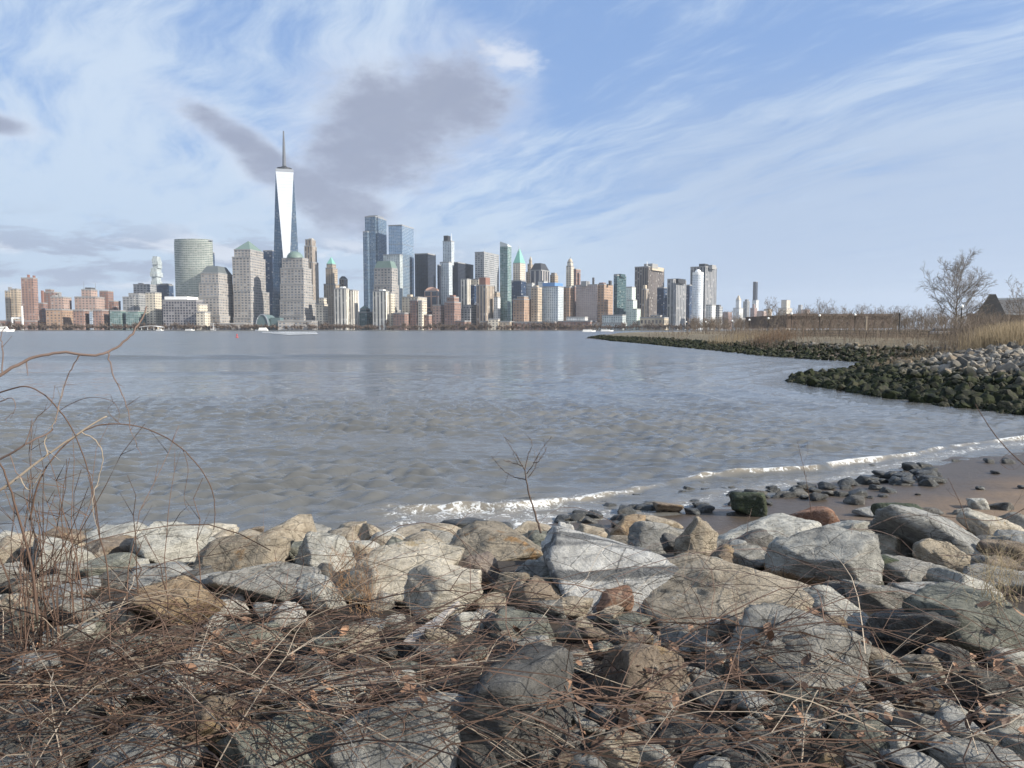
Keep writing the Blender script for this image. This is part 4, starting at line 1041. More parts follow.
stems('reeds', 'tall golden reeds swaying at the right edge above the stone bank', 'reeds', [(*G_(px, Y), n, 1.2, 1.6) for px, Y, n in ((1000, 60, 420), (1012, 58, 520), (1024, 60, 520), (1040, 62, 500), (1060, 62, 400), (990, 66, 260), (1005, 68, 420), (1030, 70, 420))], REED, 1.3, 2.4, .016, .22, seed=2)
stems('reeds', 'low golden reed bed on the stone spit below the white pointed tower', 'reeds', [(*G_(px, Y), n, 3.0, 3.0) for px, Y, n in ((719, 150, 80), (727, 148, 100), (734, 150, 70))], REED, .8, 1.9, .03, .25, seed=3)
stems('reeds', 'low golden reed bed on the stone spit below the slim black tower', 'reeds', [(*G_(px, Y), n, 2.5, 3.0) for px, Y, n in ((749, 140, 70), (756, 138, 80))], REED, .8, 1.9, .03, .25, seed=4)
r_ = random.Random(5)
stems('scrub', 'brown leafless scrub along the right hand shore', 'scrub', [(*G_(r_.uniform(640, 990), r_.uniform(96, 230)), 26, 2.2, 3.0) for _ in range(150)], SCRUB, .6, 2.6, .03, .3, seed=6, twigs=3)
stems('scrub', 'dense brown thicket under the grey gabled terminal', 'scrub', [(*G_(r_.uniform(962, 1050), r_.uniform(75, 120)), 40, 1.6, 2.4) for _ in range(70)], SCRUB, 1.4, 3.6, .02, .25, seed=7, twigs=4)
stems('scrub', 'russet brush on the spit right of the golden reed beds', 'scrub', [(*G_(r_.uniform(762, 785), r_.uniform(125, 140)), 40, 1.4, 2) for _ in range(8)], RUSSET, .8, 2.2, .03, .3, seed=8, twigs=3)
stems('scrub', 'low dry brush on top of the stone bank', 'scrub', [(*G_(r_.uniform(800, 1030), r_.uniform(56, 96)), 30, 1.8, 2.0) for _ in range(130)], stem_mat('dry_brush', (.13, .10, .07), (.28, .22, .155)), .25, .9, .014, .4, seed=9, twigs=2)

# trees standing on the path side behind the photographer; their thin bare crowns dapple the near bank
TB = [tree_meshes(12.5, 70 + k, 4.2, .3, 18, 5, 3, 2, .2, 1, (BARK, TWIG), .016) for k in range(2)]
for k, (x, y, h) in enumerate(((14.6, -4.6, 12.5), (20.8, -4.4, 13.0))):
    put_tree(TB[k % 2], (x, y, gz(x, y)), 'bare tree on the path side behind the boulder bank', k * 2.1, h / 12.5, 'bare trees on the path side')

stems('scrub', 'low brown weeds over the flat ground behind the dark stone edging', 'scrub', [(*G_(r_.uniform(630, 970), r_.uniform(72, 175)), 26, 2.4, 3.0) for _ in range(230)], SCRUB, .3, 1.1, .022, .4, seed=19, twigs=2)
# ------------------------------------------------------------------ boulders
def rock_mat(name, c0, c1, patch=None, pamt=.0, spec=.5, dark=.5, band=None, wet=0.0, low=None, grain=1.0):
    """weathered stone: broad tone, crystal speckle, dark seams, pale or rusty patches of their own shape"""
    m, g, p = new_mat(name)
    O = g.coord('Object'); off = g.objrand() * 37.0
    v = g.node('ShaderNodeVectorMath', operation='ADD'); g.put(v.inputs[0], O); g.put(v.inputs[1], g.comb(off, off * 1.7, off * .6)); V = E(g, v.outputs[0])
    a = g.noise(V, 3.4, 9, .68); b = g.noise(V, 13, 9, .74); c = g.noise(V, 75, 5, .75); s = g.vor(V, 150, 'F1', 0)
    tone = g.mix(g.ramp(a * .55 + b * .45, .38, .62), tuple(q * .78 for q in c0), tuple(min(.7, q * 1.12) for q in c1))
    if band:
        bx, by, bz = g.xyz(O)
        sp_ = by * .95 + bz * .75 - bx * .16 + g.noise(V, 2.6, 5, .55) * .16
        w = g.m('SINE', sp_ * 46.0); w2 = g.m('SINE', sp_ * 17.0 + 1.0)
        tone = g.mix(g.ramp(w * .4 + w2 * .8, .10, .62) * .92, tone, band)
    tone = g.mix(g.ramp(c, .42, .30) * .55 * grain, tone, tuple(q * .35 for q in c0))
    tone = g.mix(g.ramp(c, .60, .72) * .45 * grain, tone, tuple(min(.75, q * 1.7) for q in c1))
    st = g.noise(g.mapv(V, (1, 1, 3.5), (.4, .3, 0)), 5.5, 7, .65, 1.2)
    tone = g.mix(g.ramp(st, .60, .70) * dark, tone, tuple(q * .42 for q in c0))
    if patch:
        pn = g.noise(V, 4.0, 8, .66, .5)
        if low:   # the stain keeps to the lower half of this one stone
            _, _, oz = g.xyz(O); pn = pn + g.ramp(oz, .06, -.08) * .35 - .12
        tone = g.mix(g.ramp(pn, .62 - pamt * .3, .72 - pamt * .3) * .85, tone, g.mix(b, tuple(q * .75 for q in patch), patch))
    lich = g.ramp(g.noise(V, 7.5, 9, .7, .3), .55, .66) * g.ramp(b, .4, .6)
    tone = g.mix(lich * .45, tone, (.50, .49, .44))
    fol = g.noise(g.mapv(V, (1, 1.2, 7), (.5, .35, 0)), 9.0, 7, .7, .8)
    tone = g.mix(g.ramp(fol, .42, .28) * .5, tone, tuple(q * .38 for q in c0)); tone = g.mix(g.ramp(fol, .60, .74) * .35, tone, tuple(min(.72, q * 1.45) for q in c1))
    ce = g.vor(g.mapv(g.comb(*[q_ for q_ in g.xyz(V)]), (1, 1.5, 2.2), (.3, .5, .2)), 2.6, 'DISTANCE_TO_EDGE')
    tone = g.mix(g.ramp(ce + (b - .5) * .05, .022, .0) * .7, tone, tuple(q * .22 for q in c0))
    g.put(p['Base Color'], tone)
    p['Roughness'].default_value = .86 - wet * .5; p['Specular IOR Level'].default_value = .35 + wet * .3
    crack = g.ramp(g.vor(g.mapv(V, (1, 1.5, 2.2), (.3, .5, .2)), 3.6, 'DISTANCE_TO_EDGE'), .0, .03)
    hh = a * .55 + fol * .22 + b * .34 + c * .05 + st * .22 + crack * .06
    g.put(p['Normal'], g.bump(hh, 1.0, .14))
    return m
K = {
 'cream': rock_mat('cream_granite', (.41, .365, .285), (.56, .51, .42), (.44, .33, .18), .12),
 'pale': rock_mat('pale_granite', (.345, .33, .285), (.50, .485, .43), (.50, .48, .43), .15),
 'grey': rock_mat('grey_gneiss', (.215, .205, .18), (.345, .33, .295), (.40, .38, .33), .2),
 'blue': rock_mat('blue_grey_stone', (.235, .232, .215), (.38, .375, .35), (.42, .42, .40), .2),
 'dark': rock_mat('dark_stone', (.085, .083, .078), (.155, .148, .135), (.26, .24, .20), .12),
 'green': rock_mat('greenish_stone', (.13, .135, .11), (.235, .235, .195), (.34, .33, .26), .15),
 'tan': rock_mat('tan_gneiss', (.28, .23, .165), (.42, .36, .275), (.42, .36, .28), .2),
 'brown': rock_mat('brown_gneiss', (.165, .125, .09), (.27, .215, .16), (.36, .25, .13), .22),
 'orange': rock_mat('orange_stone', (.28, .19, .11), (.40, .30, .19), (.50, .45, .36), .1),
 'rust': rock_mat('rust_red_stone', (.20, .105, .07), (.30, .175, .115), (.35, .27, .2), .08),
 'white': rock_mat('white_quartz', (.45, .43, .39), (.62, .60, .55), (.42, .33, .2), .15),
 'half': rock_mat('half_rusty_granite', (.255, .25, .23), (.40, .39, .35), (.30, .17, .07), .22, low=True),
 'half2': rock_mat('rusty_end_gneiss', (.22, .19, .145), (.33, .28, .21), (.34, .20, .085), .24),
 'banded': rock_mat('banded_gneiss', (.38, .375, .36), (.52, .515, .49), (.55, .54, .52), .1, band=(.10, .105, .11), dark=.2),
 'purple': rock_mat('purple_brown_gneiss', (.19, .15, .14), (.30, .25, .20), (.40, .33, .23), .25),
 'moss': rock_mat('mossy_wet_stone', (.025, .035, .018), (.06, .075, .035), (.10, .12, .04), .15, wet=.4),
 'wet': rock_mat('wet_dark_stone', (.028, .03, .03), (.065, .066, .062), (.12, .11, .09), .08, wet=.7),
}
_ico = {}
def ico(sub):
    if sub not in _ico:
        bm = bmesh.new(); bmesh.ops.create_icosphere(bm, subdivisions=sub, radius=1.0)
        V = np.array([v.co[:] for v in bm.verts]); Fc = np.array([[v.index for v in f.verts] for f in bm.faces], np.int32); bm.free()
        _ico[sub] = (V / np.linalg.norm(V, axis=1)[:, None], Fc)
    return _ico[sub]
def rock_shape(r, sub, planes=11, sharp=20, rough=1.0, flat=0.0, shape=None):
    """a boulder broken along random planes, edges rounded by weather"""
    D, Fc = ico(sub)
    N = r.normal(size=(planes, 3)); N /= np.linalg.norm(N, axis=1)[:, None]
    hh = r.uniform(.46, .92, planes)
    ex = np.array([[0, 0, 1], [0, 0, -1], [1, 0, .15], [-1, 0, .1], [0, -1, .35], [0, 1, .1]]) + r.normal(0, .16, (6, 3)); ex /= np.linalg.norm(ex, axis=1)[:, None]
    N = np.concatenate([N, ex]); hh = np.concatenate([hh, [.80 - flat, .85, .9, .9, .85, .9]])
    q = np.maximum(D @ N.T, 0) / hh
    rad = (q ** sharp).sum(1) ** (-1.0 / sharp)
    P = D * rad[:, None]
    sh = r.normal(0, .16, 3); P = P + np.stack([P[:, 2] * sh[0], P[:, 0] * sh[1] * .5, P[:, 0] * sh[2]], 1)
    s0 = r.uniform(0, 100, 3)
    lo = np.array([mnoise.fractal(Vector(p * 1.1 + s0), .9, 2.1, 4) for p in P])
    P = P * (1 + .055 * rough * lo)[:, None]
    if sub >= 4:
        hi = np.array([mnoise.ridged_multi_fractal(Vector(p * 3.2 + s0), .9, 2.2, 5, 1.0, 2.0) for p in P])
        ax = r.normal(size=3); ax /= np.linalg.norm(ax)
        sl = (P @ ax) * 5.0 + 2.2 * lo; fr = sl - np.floor(sl); ter = np.clip(fr / .22, 0, 1) - fr
        P = P + D * (.034 * rough * ter * (.4 + np.abs(lo)))[:, None]
        P = P - D * (.030 * rough * (hi - 1.0))[:, None]
    return P, Fc
def rock_mesh(P, Fc, mat, name='boulder', smooth=True):
    me = bpy.data.meshes.new(name); me.vertices.add(len(P)); me.vertices.foreach_set('co', P.astype(np.float32).ravel())
    me.loops.add(Fc.size); me.loops.foreach_set('vertex_index', Fc.ravel()); me.polygons.add(len(Fc))
    me.polygons.foreach_set('loop_start', np.arange(0, Fc.size, 3, dtype=np.int32)); me.polygons.foreach_set('use_smooth', [smooth] * len(Fc))
    me.materials.append(mat); me.update(calc_edges=True); return me
def rotz(P, a):
    c, s = math.cos(a), math.sin(a); return P @ np.array([[c, s, 0], [-s, c, 0], [0, 0, 1]])
def roty(P, a):
    c, s = math.cos(a), math.sin(a); return P @ np.array([[c, 0, -s], [0, 1, 0], [s, 0, c]])
ROCKS = []       # (px, py, w, h, label, world)
def boulder(px, py, w, h, kind, label, tilt=0.0, seed=0, sub=5, planes=11, sharp=20, flat=0.0, deep=1.0, group=None, name='boulder', cat='boulder'):
    r = np.random.default_rng(1000 + seed)
    Y = 6.0; rz = .2; rx = .3; ry = .3
    el = math.atan((py - 329) / F) ; grow = 1.16 if py < 640 else 1.12
    for _ in range(25):
        q = at(px, py + h * .10, Y); dist = math.hypot(Y, q[0]) / math.cos(el); m = dist / F
        rx = w * grow * m / 2; hv = h * grow * m / 2
        ry = min(.85 * rx * deep, .80 * hv / max(math.sin(el), .05))
        rz = max(math.sqrt(max(hv * hv - (ry * math.sin(el)) ** 2, 0)) / math.cos(el), .25 * rx, .5 * hv)
        zt = gz_fast(q[0], Y) + rz * .42
        # slide along the line of sight until the stone sits on the ground
        ry_ = ray(px, py + h * .10); t = (zt - H) / ry_[2]; Y += .5 * (ry_[1] * t - Y); Y = min(max(Y, 2.2), 30)
    c = at(px, py + h * .10, Y)
    P, Fc = rock_shape(r, sub, planes, sharp, 1.0, flat)
    P = rotz(P, r.uniform(0, 6.28)); 
    lo, hi = P.min(0), P.max(0); P = (P - (lo + hi) / 2) / ((hi - lo) / 2)
    P = P * np.array([rx, ry, rz])
    if tilt: P = roty(P, -math.radians(tilt))
    P = rotz(P, -math.atan2(c[0], c[1]))
    o = link(name, rock_mesh(P, Fc, K[kind], name), c); setp(o, label, cat, group or 'boulders of the shore bank')
    ROCKS.append((px, py, w, h, label, c, max(rx, ry))); return o
_hx = np.linspace(-16, 22, 153); _hy = np.linspace(0, 32, 129); _HX, _HY = np.meshgrid(_hx, _hy); _HZ = height(_HX, _HY)
def gz_fast(x, y):
    i = min(max((x + 16) / .25, 0), 151.99); j = min(max(y / .25, 0), 127.99); a, b = int(i), int(j); u, v = i - a, j - b
    return (_HZ[b, a] * (1-u) + _HZ[b, a+1] * u) * (1-v) + (_HZ[b+1, a] * (1-u) + _HZ[b+1, a+1] * u) * v
BOULDERS = [
 # px, py, w, h, kind, label, tilt
 (16,553,42,28,'tan','pale tan boulder cut by the left edge at the top of the bank',0),
 (4,578,30,26,'grey','grey boulder at the left edge under the pale tan one',0),
 (55,541,40,24,'brown','dark brown boulder behind the twig stems at the left',10),
 (66,557,44,32,'pale','rounded pale greenish boulder right of the left twig stems',-8),
 (110,550,58,24,'brown','flat tan brown boulder lying over a dark green stone at the left',0),
 (103,568,48,20,'green','dark green stone wedged under the flat tan brown boulder',0),
 (82,538,20,18,'dark','small dark stump shaped stone on the left skyline of the bank',15),
 (124,537,24,18,'cream','small yellow pointed stone on the bank beside the dark stump shaped one',20),
 (172,547,60,42,'pale','big pale boulder with a steep face left of the long brown slab',0),
 (164,574,54,24,'blue','blue grey slab under the big pale boulder at the left',0),
 (67,590,44,16,'blue','flat blue grey slab half hidden by brambles at the left',0),
 (10,601,24,14,'pale','small pale stone low at the left edge',0),
 (30,590,22,14,'tan','small tan stone beside the flat blue grey slab at the left',0),
 (179,606,74,42,'orange','rust orange boulder with twigs lying across it',0),
 (241,556,88,42,'half2','long dark brown slab tilted up to a rusty right end',14),
 (213,535,40,20,'cream','cream stone behind the long dark brown slab',0),
 (254,531,16,9,'brown','tiny brown stone on the skyline above the long brown slab',0),
 (265,584,106,46,'grey','broad grey boulder below the long dark brown slab',-6),
 (325,595,46,38,'pale','squarish pale block with a dark left face beside the broad grey boulder',0),
 (327,553,52,42,'pale','rounded pale grey boulder behind the squarish pale block',0),
 (293,553,22,20,'green','small greenish stone left of the rounded pale grey boulder',0),
 (348,533,34,20,'tan','tan stone on the skyline behind the rounded pale grey boulder',8),
 (376,535,32,22,'tan','pinkish tan stone left of the long tan ledge',-8),
 (304,531,44,18,'grey','dull grey stone by the water behind the small greenish stone',0),
 (398,572,114,66,'cream','largest cream boulder with a broad rounded top',-4),
 (437,591,78,48,'cream','rounded cream boulder leaning against the front of the largest cream one',-4),
 (267,612,22,22,'blue','small blue grey block under the broad grey boulder',0),
 (291,614,30,22,'white','small white veined stone under the squarish pale block',-20),
 (231,604,28,20,'white','small white grey stone right of the rust orange boulder',10),
 (432,535,72,24,'tan','long tan ledge behind the largest cream boulder',0),
 (500,546,96,38,'half2','wide tan boulder with an orange lichen patch',0),
 (533,536,60,32,'tan','peaked tan boulder at the foot of the lone sapling',12),
 (478,571,52,44,'purple','dark faced brown boulder right of the two cream boulders',-10),
 (568,534,18,22,'white','small upright pale stone behind the banded slab',0),
 (593,535,32,16,'tan','tan wedge on the skyline left of the bright orange stone',-10),
 (531,573,32,28,'blue','smooth blue grey rounded stone left of the banded slab',0),
 (556,569,26,18,'purple','small purple brown stone against the left end of the banded slab',0),
 (551,584,26,22,'green','small greenish block under the purple brown stone',0),
 (563,557,34,28,'grey','grey wedge with a dark right face at the tip of the banded slab',-14),
 (513,590,34,38,'tan','upright tan stone below the smooth blue grey stone',0),
 (537,598,38,36,'brown','rust brown stone right of the upright tan stone',-10),
 (491,604,28,18,'tan','low tan stone at the right foot of the rounded cream boulder',0),
 (620,577,146,74,'banded','large slab of white gneiss with dark bands',-10),
 (573,608,42,24,'tan','pale tan foot stone under the left end of the banded slab',0),
 (466,623,34,22,'pale','grey pale block beside the driftwood plank',0),
 (490,619,28,18,'grey','small grey brown stone right of the driftwood plank',0),
 (524,627,56,28,'green','low grey brown boulder crossed by thin canes below the rust brown stone',0),
 (626,531,40,26,'orange','bright orange pointed stone on the skyline of the bank',18),
 (658,522,42,16,'tan','flat tan stone on the skyline right of the bright orange one',0),
 (653,538,44,34,'grey','grey leaf shaped stone leaning behind the banded slab',-24),
 (673,544,22,20,'dark','small dark stone between the leaf shaped stone and the upright block',0),
 (696,540,36,46,'tan','upright tan grey block like a squat pillar',0),
 (714,566,38,20,'pale','pale wedge at the foot of the squat pillar block',-20),
 (758,531,102,34,'pale','long flat topped grey slab on the skyline right of the squat pillar block',0),
 (754,561,40,30,'grey','grey stone under the long flat topped slab',0),
 (733,560,38,28,'brown','brown block with a pale top under the long flat topped slab',-12),
 (720,597,176,68,'tan','biggest tan boulder with a purple brown left face',-3),
 (612,603,36,30,'rust','pinkish terracotta stone under the banded slab',0),
 (624,622,46,18,'green','low dark green stone under the terracotta stone',0),
 (648,642,34,24,'grey','grey stone below the left face of the biggest tan boulder',0),
 (687,641,48,28,'grey','grey tan stone in the shade under the biggest tan boulder',0),
 (718,631,26,24,'white','knobbly cream white stone under the biggest tan boulder',0),
 (744,637,40,34,'dark','dark block right of the knobbly cream stone',0),
 (793,653,110,66,'grey','big grey boulder with a pale lit ridge below the biggest tan boulder',-6),
 (717,660,36,30,'pale','whitish stone left of the big grey boulder with the pale ridge',0),
 (775,589,42,16,'white','white quartz stone beside the right end of the biggest tan boulder',0),
 (787,568,38,16,'rust','flat rusty slab left of the half rusty boulder',0),
 (822,563,88,64,'half','big grey boulder with an orange brown lower half',-4),
 (852,536,42,36,'pale','pale peaked boulder behind the half rusty boulder',-6),
 (882,548,26,26,'cream','small upright cream stone right of the pale peaked boulder',0),
 (948,538,108,54,'blue','large smooth grey boulder dominating the right skyline of the bank',-12),
 (942,558,46,36,'tan','tan grey slab leaning on the large smooth grey boulder',-38),
 (990,526,44,26,'cream','knobbly yellow tan stone right of the large smooth grey boulder',0),
 (1018,525,34,24,'grey','grey boulder at the right edge beside the knobbly yellow stone',0),
 (1014,547,38,26,'blue','pale blue grey boulder under the right edge skyline stone',0),
 (874,568,40,28,'moss','dark green flat faced block right of the half rusty boulder',0),
 (910,573,52,26,'grey','grey slab right of the dark green block',0),
 (879,596,58,34,'grey','rough grey boulder below the dark green block',0),
 (921,594,48,22,'blue','low grey slab below the leaning tan slab',0),
 (964,586,50,30,'pale','lumpy pale grey boulder below the large smooth grey boulder',0),
 (1004,581,50,26,'grey','dark grey boulder at the right edge beside the lumpy pale one',0),
 (848,618,76,38,'pale','pale grey ridged boulder below the half rusty boulder',-8),
 (912,628,66,48,'dark','dark grey ribbed boulder right of the pale ridged boulder',0),
 (985,627,102,60,'green','big right hand boulder under a tuft of dry grass',0),
 (870,656,50,26,'tan','yellowish tan block below the pale ridged boulder',0),
 (838,670,42,38,'blue','blue grey pointed block at the right foot of the big grey boulder',0),
 (892,673,34,24,'grey','small grey block right of the blue grey pointed block',0),
 (921,671,34,18,'green','small grey green stone with dead leaves beside it at the right',0),
 (989,687,46,42,'dark','dark grey block tangled in brambles at the right',0),
 (962,728,48,26,'blue','blue grey stone low in the brambles at the right',0),
 (917,761,50,22,'blue','smooth slate grey stone cut by the bottom edge at the right',0),
 (990,763,76,24,'blue','flat slate slab cut by the bottom right corner',0),
 (883,714,22,24,'white','small stone with a white lower half deep in the right brambles',0),
 (862,733,48,28,'green','mossy tan stone under the brambles left of the white bottomed stone',0),
 (800,700,52,26,'green','green grey stone buried in the brambles under the big grey boulder',0),
 (770,735,44,26,'dark','dark stone buried low in the brambles right of centre',0),
 (153,684,98,20,'pale','long flat pale stone showing under the bramble mat at the left',0),
 (275,683,34,20,'grey','small grey stone showing through the brambles left of centre',0),
 (147,748,80,48,'blue','blue slate boulder at the bottom edge among the left brambles',14),
 (46,740,72,44,'dark','dark mottled boulder at the bottom left corner',0),
 (200,723,80,64,'brown','mossy brown boulder behind the blue slate one at the bottom left',0),
 (285,743,108,58,'green','big olive boulder with pale patches at the bottom left of centre',0),
 (340,691,60,32,'pale','pale stone in the brambles left of the grey triangular boulder',0),
 (404,724,116,82,'blue','grey triangular boulder sloping down to the right at the bottom centre',26),
 (505,702,130,92,'dark','large dark slate boulder crossed by long canes at the bottom centre',12),
 (564,662,38,26,'green','small grey green stone above the large dark slate boulder',0),
 (636,678,90,68,'brown','large brown mottled boulder in the brambles right of centre',0),
 (584,763,38,24,'blue','small round grey stone with a pale streak at the bottom edge',0),
 (656,756,36,24,'pale','pale mottled stone at the bottom edge right of centre',0),
 (620,749,50,30,'tan','tan stone between the two small stones at the bottom edge',0),
 (410,763,36,20,'dark','dark stone under the grey triangular boulder at the bottom edge',0),
 (697,678,38,26,'grey','grey stone left of the big ridged boulder in the brambles',0),
 (718,693,52,26,'dark','low dark stone under the whitish stone right of centre',0),
 (330,640,60,26,'green','green grey boulder under the cane tangle below the squarish pale block',0),
 (250,640,56,28,'green','dull green boulder under the cane tangle below the white grey stone',0),
 (420,648,60,26,'dark','dark boulder under the driftwood plank',0),
 (690,735,60,30,'dark','dark boulder deep in the brambles at the bottom right of centre',0),
]
SEED_ = {}
for k, b in enumerate(BOULDERS):
    px, py, w, h, kind, lab, tilt = b
    big_ = w * h > 1500
    boulder(px, py, w, h, kind, lab, tilt, seed=SEED_.get(k, k), sub=5 if big_ else 4, planes=10 if k % 3 else 14, sharp=150 if k % 2 else 90, flat=.10 if w > 2.4 * h else 0)
NAMED = list(ROCKS)
# smaller stones fill the gaps; each is described by the boulder it lies beside
import itertools
COLN = {'cream': 'cream', 'pale': 'pale grey', 'grey': 'grey', 'dark': 'dark', 'green': 'greenish', 'tan': 'tan', 'brown': 'brown', 'blue': 'blue grey'}
used_ = set()
def short(lab):
    cut = lab
    for wd in (' cut by', ' behind', ' lying', ' with', ' under', ' beside', ' right of', ' left of', ' below', ' between', ' at the', ' against', ' on the', ' in the', ' leaning', ' crossed', ' showing', ' buried', ' deep', ' low', ' wedged', ' half', ' tangled', ' dominating', ' by the', ' like', ' sloping', ' above'):
        if wd in cut: cut = cut.split(wd)[0]
    return cut
def filler(px, py, w, kind, seed):
    ds = sorted(NAMED, key=lambda n: math.hypot((n[0] - px) / n[2], (n[1] - py) / n[3]))
    for n, size in itertools.product(ds[:5], ('small', 'little')):
        side = 'left of' if px < n[0] - n[2] * .3 else ('right of' if px > n[0] + n[2] * .3 else ('below' if py > n[1] else 'above'))
        if short(n[4]) in AMB: ref = n[4]
        else: ref = short(n[4])
        lab = f"{size} {COLN[kind]} stone just {side} the {ref}"
        if lab not in used_ and len(lab.split()) <= 16: break
    used_.add(lab)
    return boulder(px, py, w, w * .72, kind, lab, 0, seed, sub=4, planes=11, sharp=90)
from collections import Counter
cnt_ = Counter(short(n[4]) for n in NAMED); AMB = {k for k, v in cnt_.items() if v > 1}
rf = random.Random(21); fk = 0
for tr in range(2600):
    if fk >= 180: break
    px, py = rf.uniform(5, 1020), rf.uniform(545, 765)
    near = min(NAMED, key=lambda n: math.hypot((n[0] - px) / n[2], (n[1] - py) / n[3]))
    e = math.hypot((near[0] - px) / near[2] * 2, (near[1] - py) / near[3] * 2)
    if e < .85 or any(math.hypot(n[0] - px, n[1] - py) < 15 for n in ROCKS[len(NAMED):]): continue
    filler(px, py, rf.uniform(15, 36), rf.choice(('pale', 'grey', 'dark', 'green', 'tan', 'brown', 'blue', 'grey', 'dark')), 500 + fk); fk += 1
# the slope down to the beach and the bank to either side, out of the frame or behind the crest
for k in range(60):
    x = rf.uniform(-9, 10.5); y = rf.uniform(8.6, 11.2); s = rf.uniform(.25, .5)
    P, Fc = rock_shape(np.random.default_rng(3000 + k), 3, 10, 40)
    o = link('boulder', rock_mesh(P * s * np.array([1, 1, .75]), Fc, K[rf.choice(('grey', 'pale', 'dark', 'tan', 'green'))]), (x, y, gz_fast(x, y) - .02))
    setp(o, 'half hidden stone on the slope between the boulders and the beach', 'boulder', 'stones on the slope down to the beach')

# ---- stones on the beach
BEACH = [ (748,504,30,28,'moss','dark green block standing on the sand behind the long flat topped slab'), (812,515,44,22,'rust','rust red rock lying on the sand behind the boulders'),
 (896,516,36,22,'moss','mossy green pointed rock on the sand at the right'), (926,512,24,10,'dark','flat dark stone right of the mossy pointed rock'), (870,512,26,10,'blue','flat grey stone left of the mossy pointed rock'),
 (978,504,16,10,'pale','small pale stone alone on the sand at the right'), (668,508,26,14,'brown','brown weedy stone at the wet edge of the sand'), (640,497,14,8,'wet','small dark stone left of the brown weedy one'),
 (594,515,16,9,'wet','dark wet stone in the shallows above the tan wedge'), (575,517,18,10,'wet','dark wet stone in the shallows right of the sapling'), (628,511,18,10,'wet','dark wet stone left of the weedy brown stone'),
 (462,524,46,11,'wet','long low black rock behind the long tan ledge'), (521,503,22,12,'wet','dark wet rock beside the stem of the lone sapling'), (500,527,24,9,'wet','black rock behind the wide tan boulder'),
 (690,490,14,9,'wet','dark stone in the wash below the breaking wave'), (1000,505,18,9,'dark','dark stone on the sand near the right edge'), (962,511,14,8,'grey','grey stone half buried in the sand at the right') ]
for k, b in enumerate(BEACH):
    boulder(*b, seed=700 + k, sub=4, planes=7, sharp=50, group='stones on the beach', name='beach_stone', cat='stone')
for k in range(150):
    if k < 110:
        px = rf.uniform(555, 940); t = (px - 555) / 385; py = 515 - 44 * t + rf.gauss(0, 6 + 3 * (1 - t)) + 3; w = rf.uniform(7, 17)
    else:
        px = rf.uniform(640, 1024); py = rf.uniform(478, 512) - 22 * (px - 640) / 384; w = rf.uniform(4, 10)
    boulder(px, py, w, w * rf.uniform(.42, .6), 'wet' if rf.random() < .85 else 'dark', 'dark wet stone scattered along the waterline of the beach', 0, 800 + k, sub=3, planes=7, sharp=50, group='wet stones along the waterline', name='beach_stone', cat='stone')

# ---- riprap of the stone spit and the bank at the right
def rip_mat():
    m, g, p = new_mat('riprap'); V = g.coord('Object'); ob = g.objrand(); isl = g.island()
    rr = g.m('FRACT', ob + isl); x, y, z = g.xyz(g.pos())
    a = g.noise(g.pos(), 3.0, 7, .65); b = g.noise(g.pos(), 14, 6, .7)
    pale = g.mix(rr, (.06, .055, .048), (.32, .295, .255)); pale = g.mix(g.ramp(g.m('FRACT', rr * 7.3), .72, .85), pale, (.30, .24, .17)); pale = g.mix(g.ramp(b, .35, .7) * .6, pale, (.10, .095, .085), 'MIX')
    weed = g.mix(g.ramp(a, .42, .6), (.006, .008, .0045), (.028, .034, .013)); weed = g.mix(g.ramp(rr, .5, .95) * g.ramp(b, .4, .6), weed, (.055, .052, .036))
    lvl = z + (g.noise(g.pos(), .35, 4, .6) - .5) * .9 + (rr - .5) * .35
    lvl = lvl - (g.noise(g.pos(), .12, 3, .5) - .5) * 1.2 - g.ramp(y, 60, 90) * .35
    f = g.ramp(lvl, .80, 1.75)
    g.put(p['Base Color'], g.mix(f, weed, pale)); g.put(p['Roughness'], g.m('MULTIPLY_ADD', f, .08, .80)); p['Specular IOR Level'].default_value = .18
    g.put(p['Normal'], g.bump(a * .5 + b * .3, .6, .12)); return m
RIP = rip_mat()
def riprap():
    r = np.random.default_rng(33); pts = []
    # candidate places over the bank, denser near the tip of the near spit
    N = 60000
    X = np.concatenate([r.uniform(14, 62, 24000), r.uniform(30, 130, N)]); Y = np.concatenate([r.uniform(30, 62, 24000), r.uniform(50, 350, N)])
    D = shore_d(X, Y); Z = height(X, Y, D)
    width = np.where(Y < 64, 17.0, np.where(Y < 140, 9.5, 7.0))
    keep = (D > -.5) & (D < width) & (np.abs(X / Y) < .95); X, Y, D, Z = X[keep], Y[keep], D[keep], Z[keep]
    order = np.argsort(Y); X, Y, D, Z = X[order], Y[order], D[order], Z[order]
    cell = {}; near, far = [], []
    for x, y, d, z in zip(X, Y, D, Z):
        s = (r.lognormal(-1.28, .48) if y < 64 else r.uniform(.30, .75)) * (1.0 if y < 150 else 1.3)
        s = min(s, .85) if y < 64 else s
        key = (int(x / (s * 1.15)), int(y / (s * 1.15)), int(s * 6))
        if key in cell: continue
        cell[key] = 1
        (near if (y < 64 and abs(x / y) < .70) else far).append((x, y, z, s, d))
    return near, far
near_, far_ = riprap()
protoR = []
for k in range(14):
    P, Fc = rock_shape(np.random.default_rng(5000 + k), 3, 9, 45); protoR.append((P, Fc))
protoM = [rock_mesh(P, Fc, RIP, 'riprap_stone', False) for P, Fc in protoR]
def vis_size(t): return t[3] / math.hypot(t[0], t[1])
near_.sort(key=vis_size, reverse=True)
solo = near_[:150]; rest = near_[150:] + far_
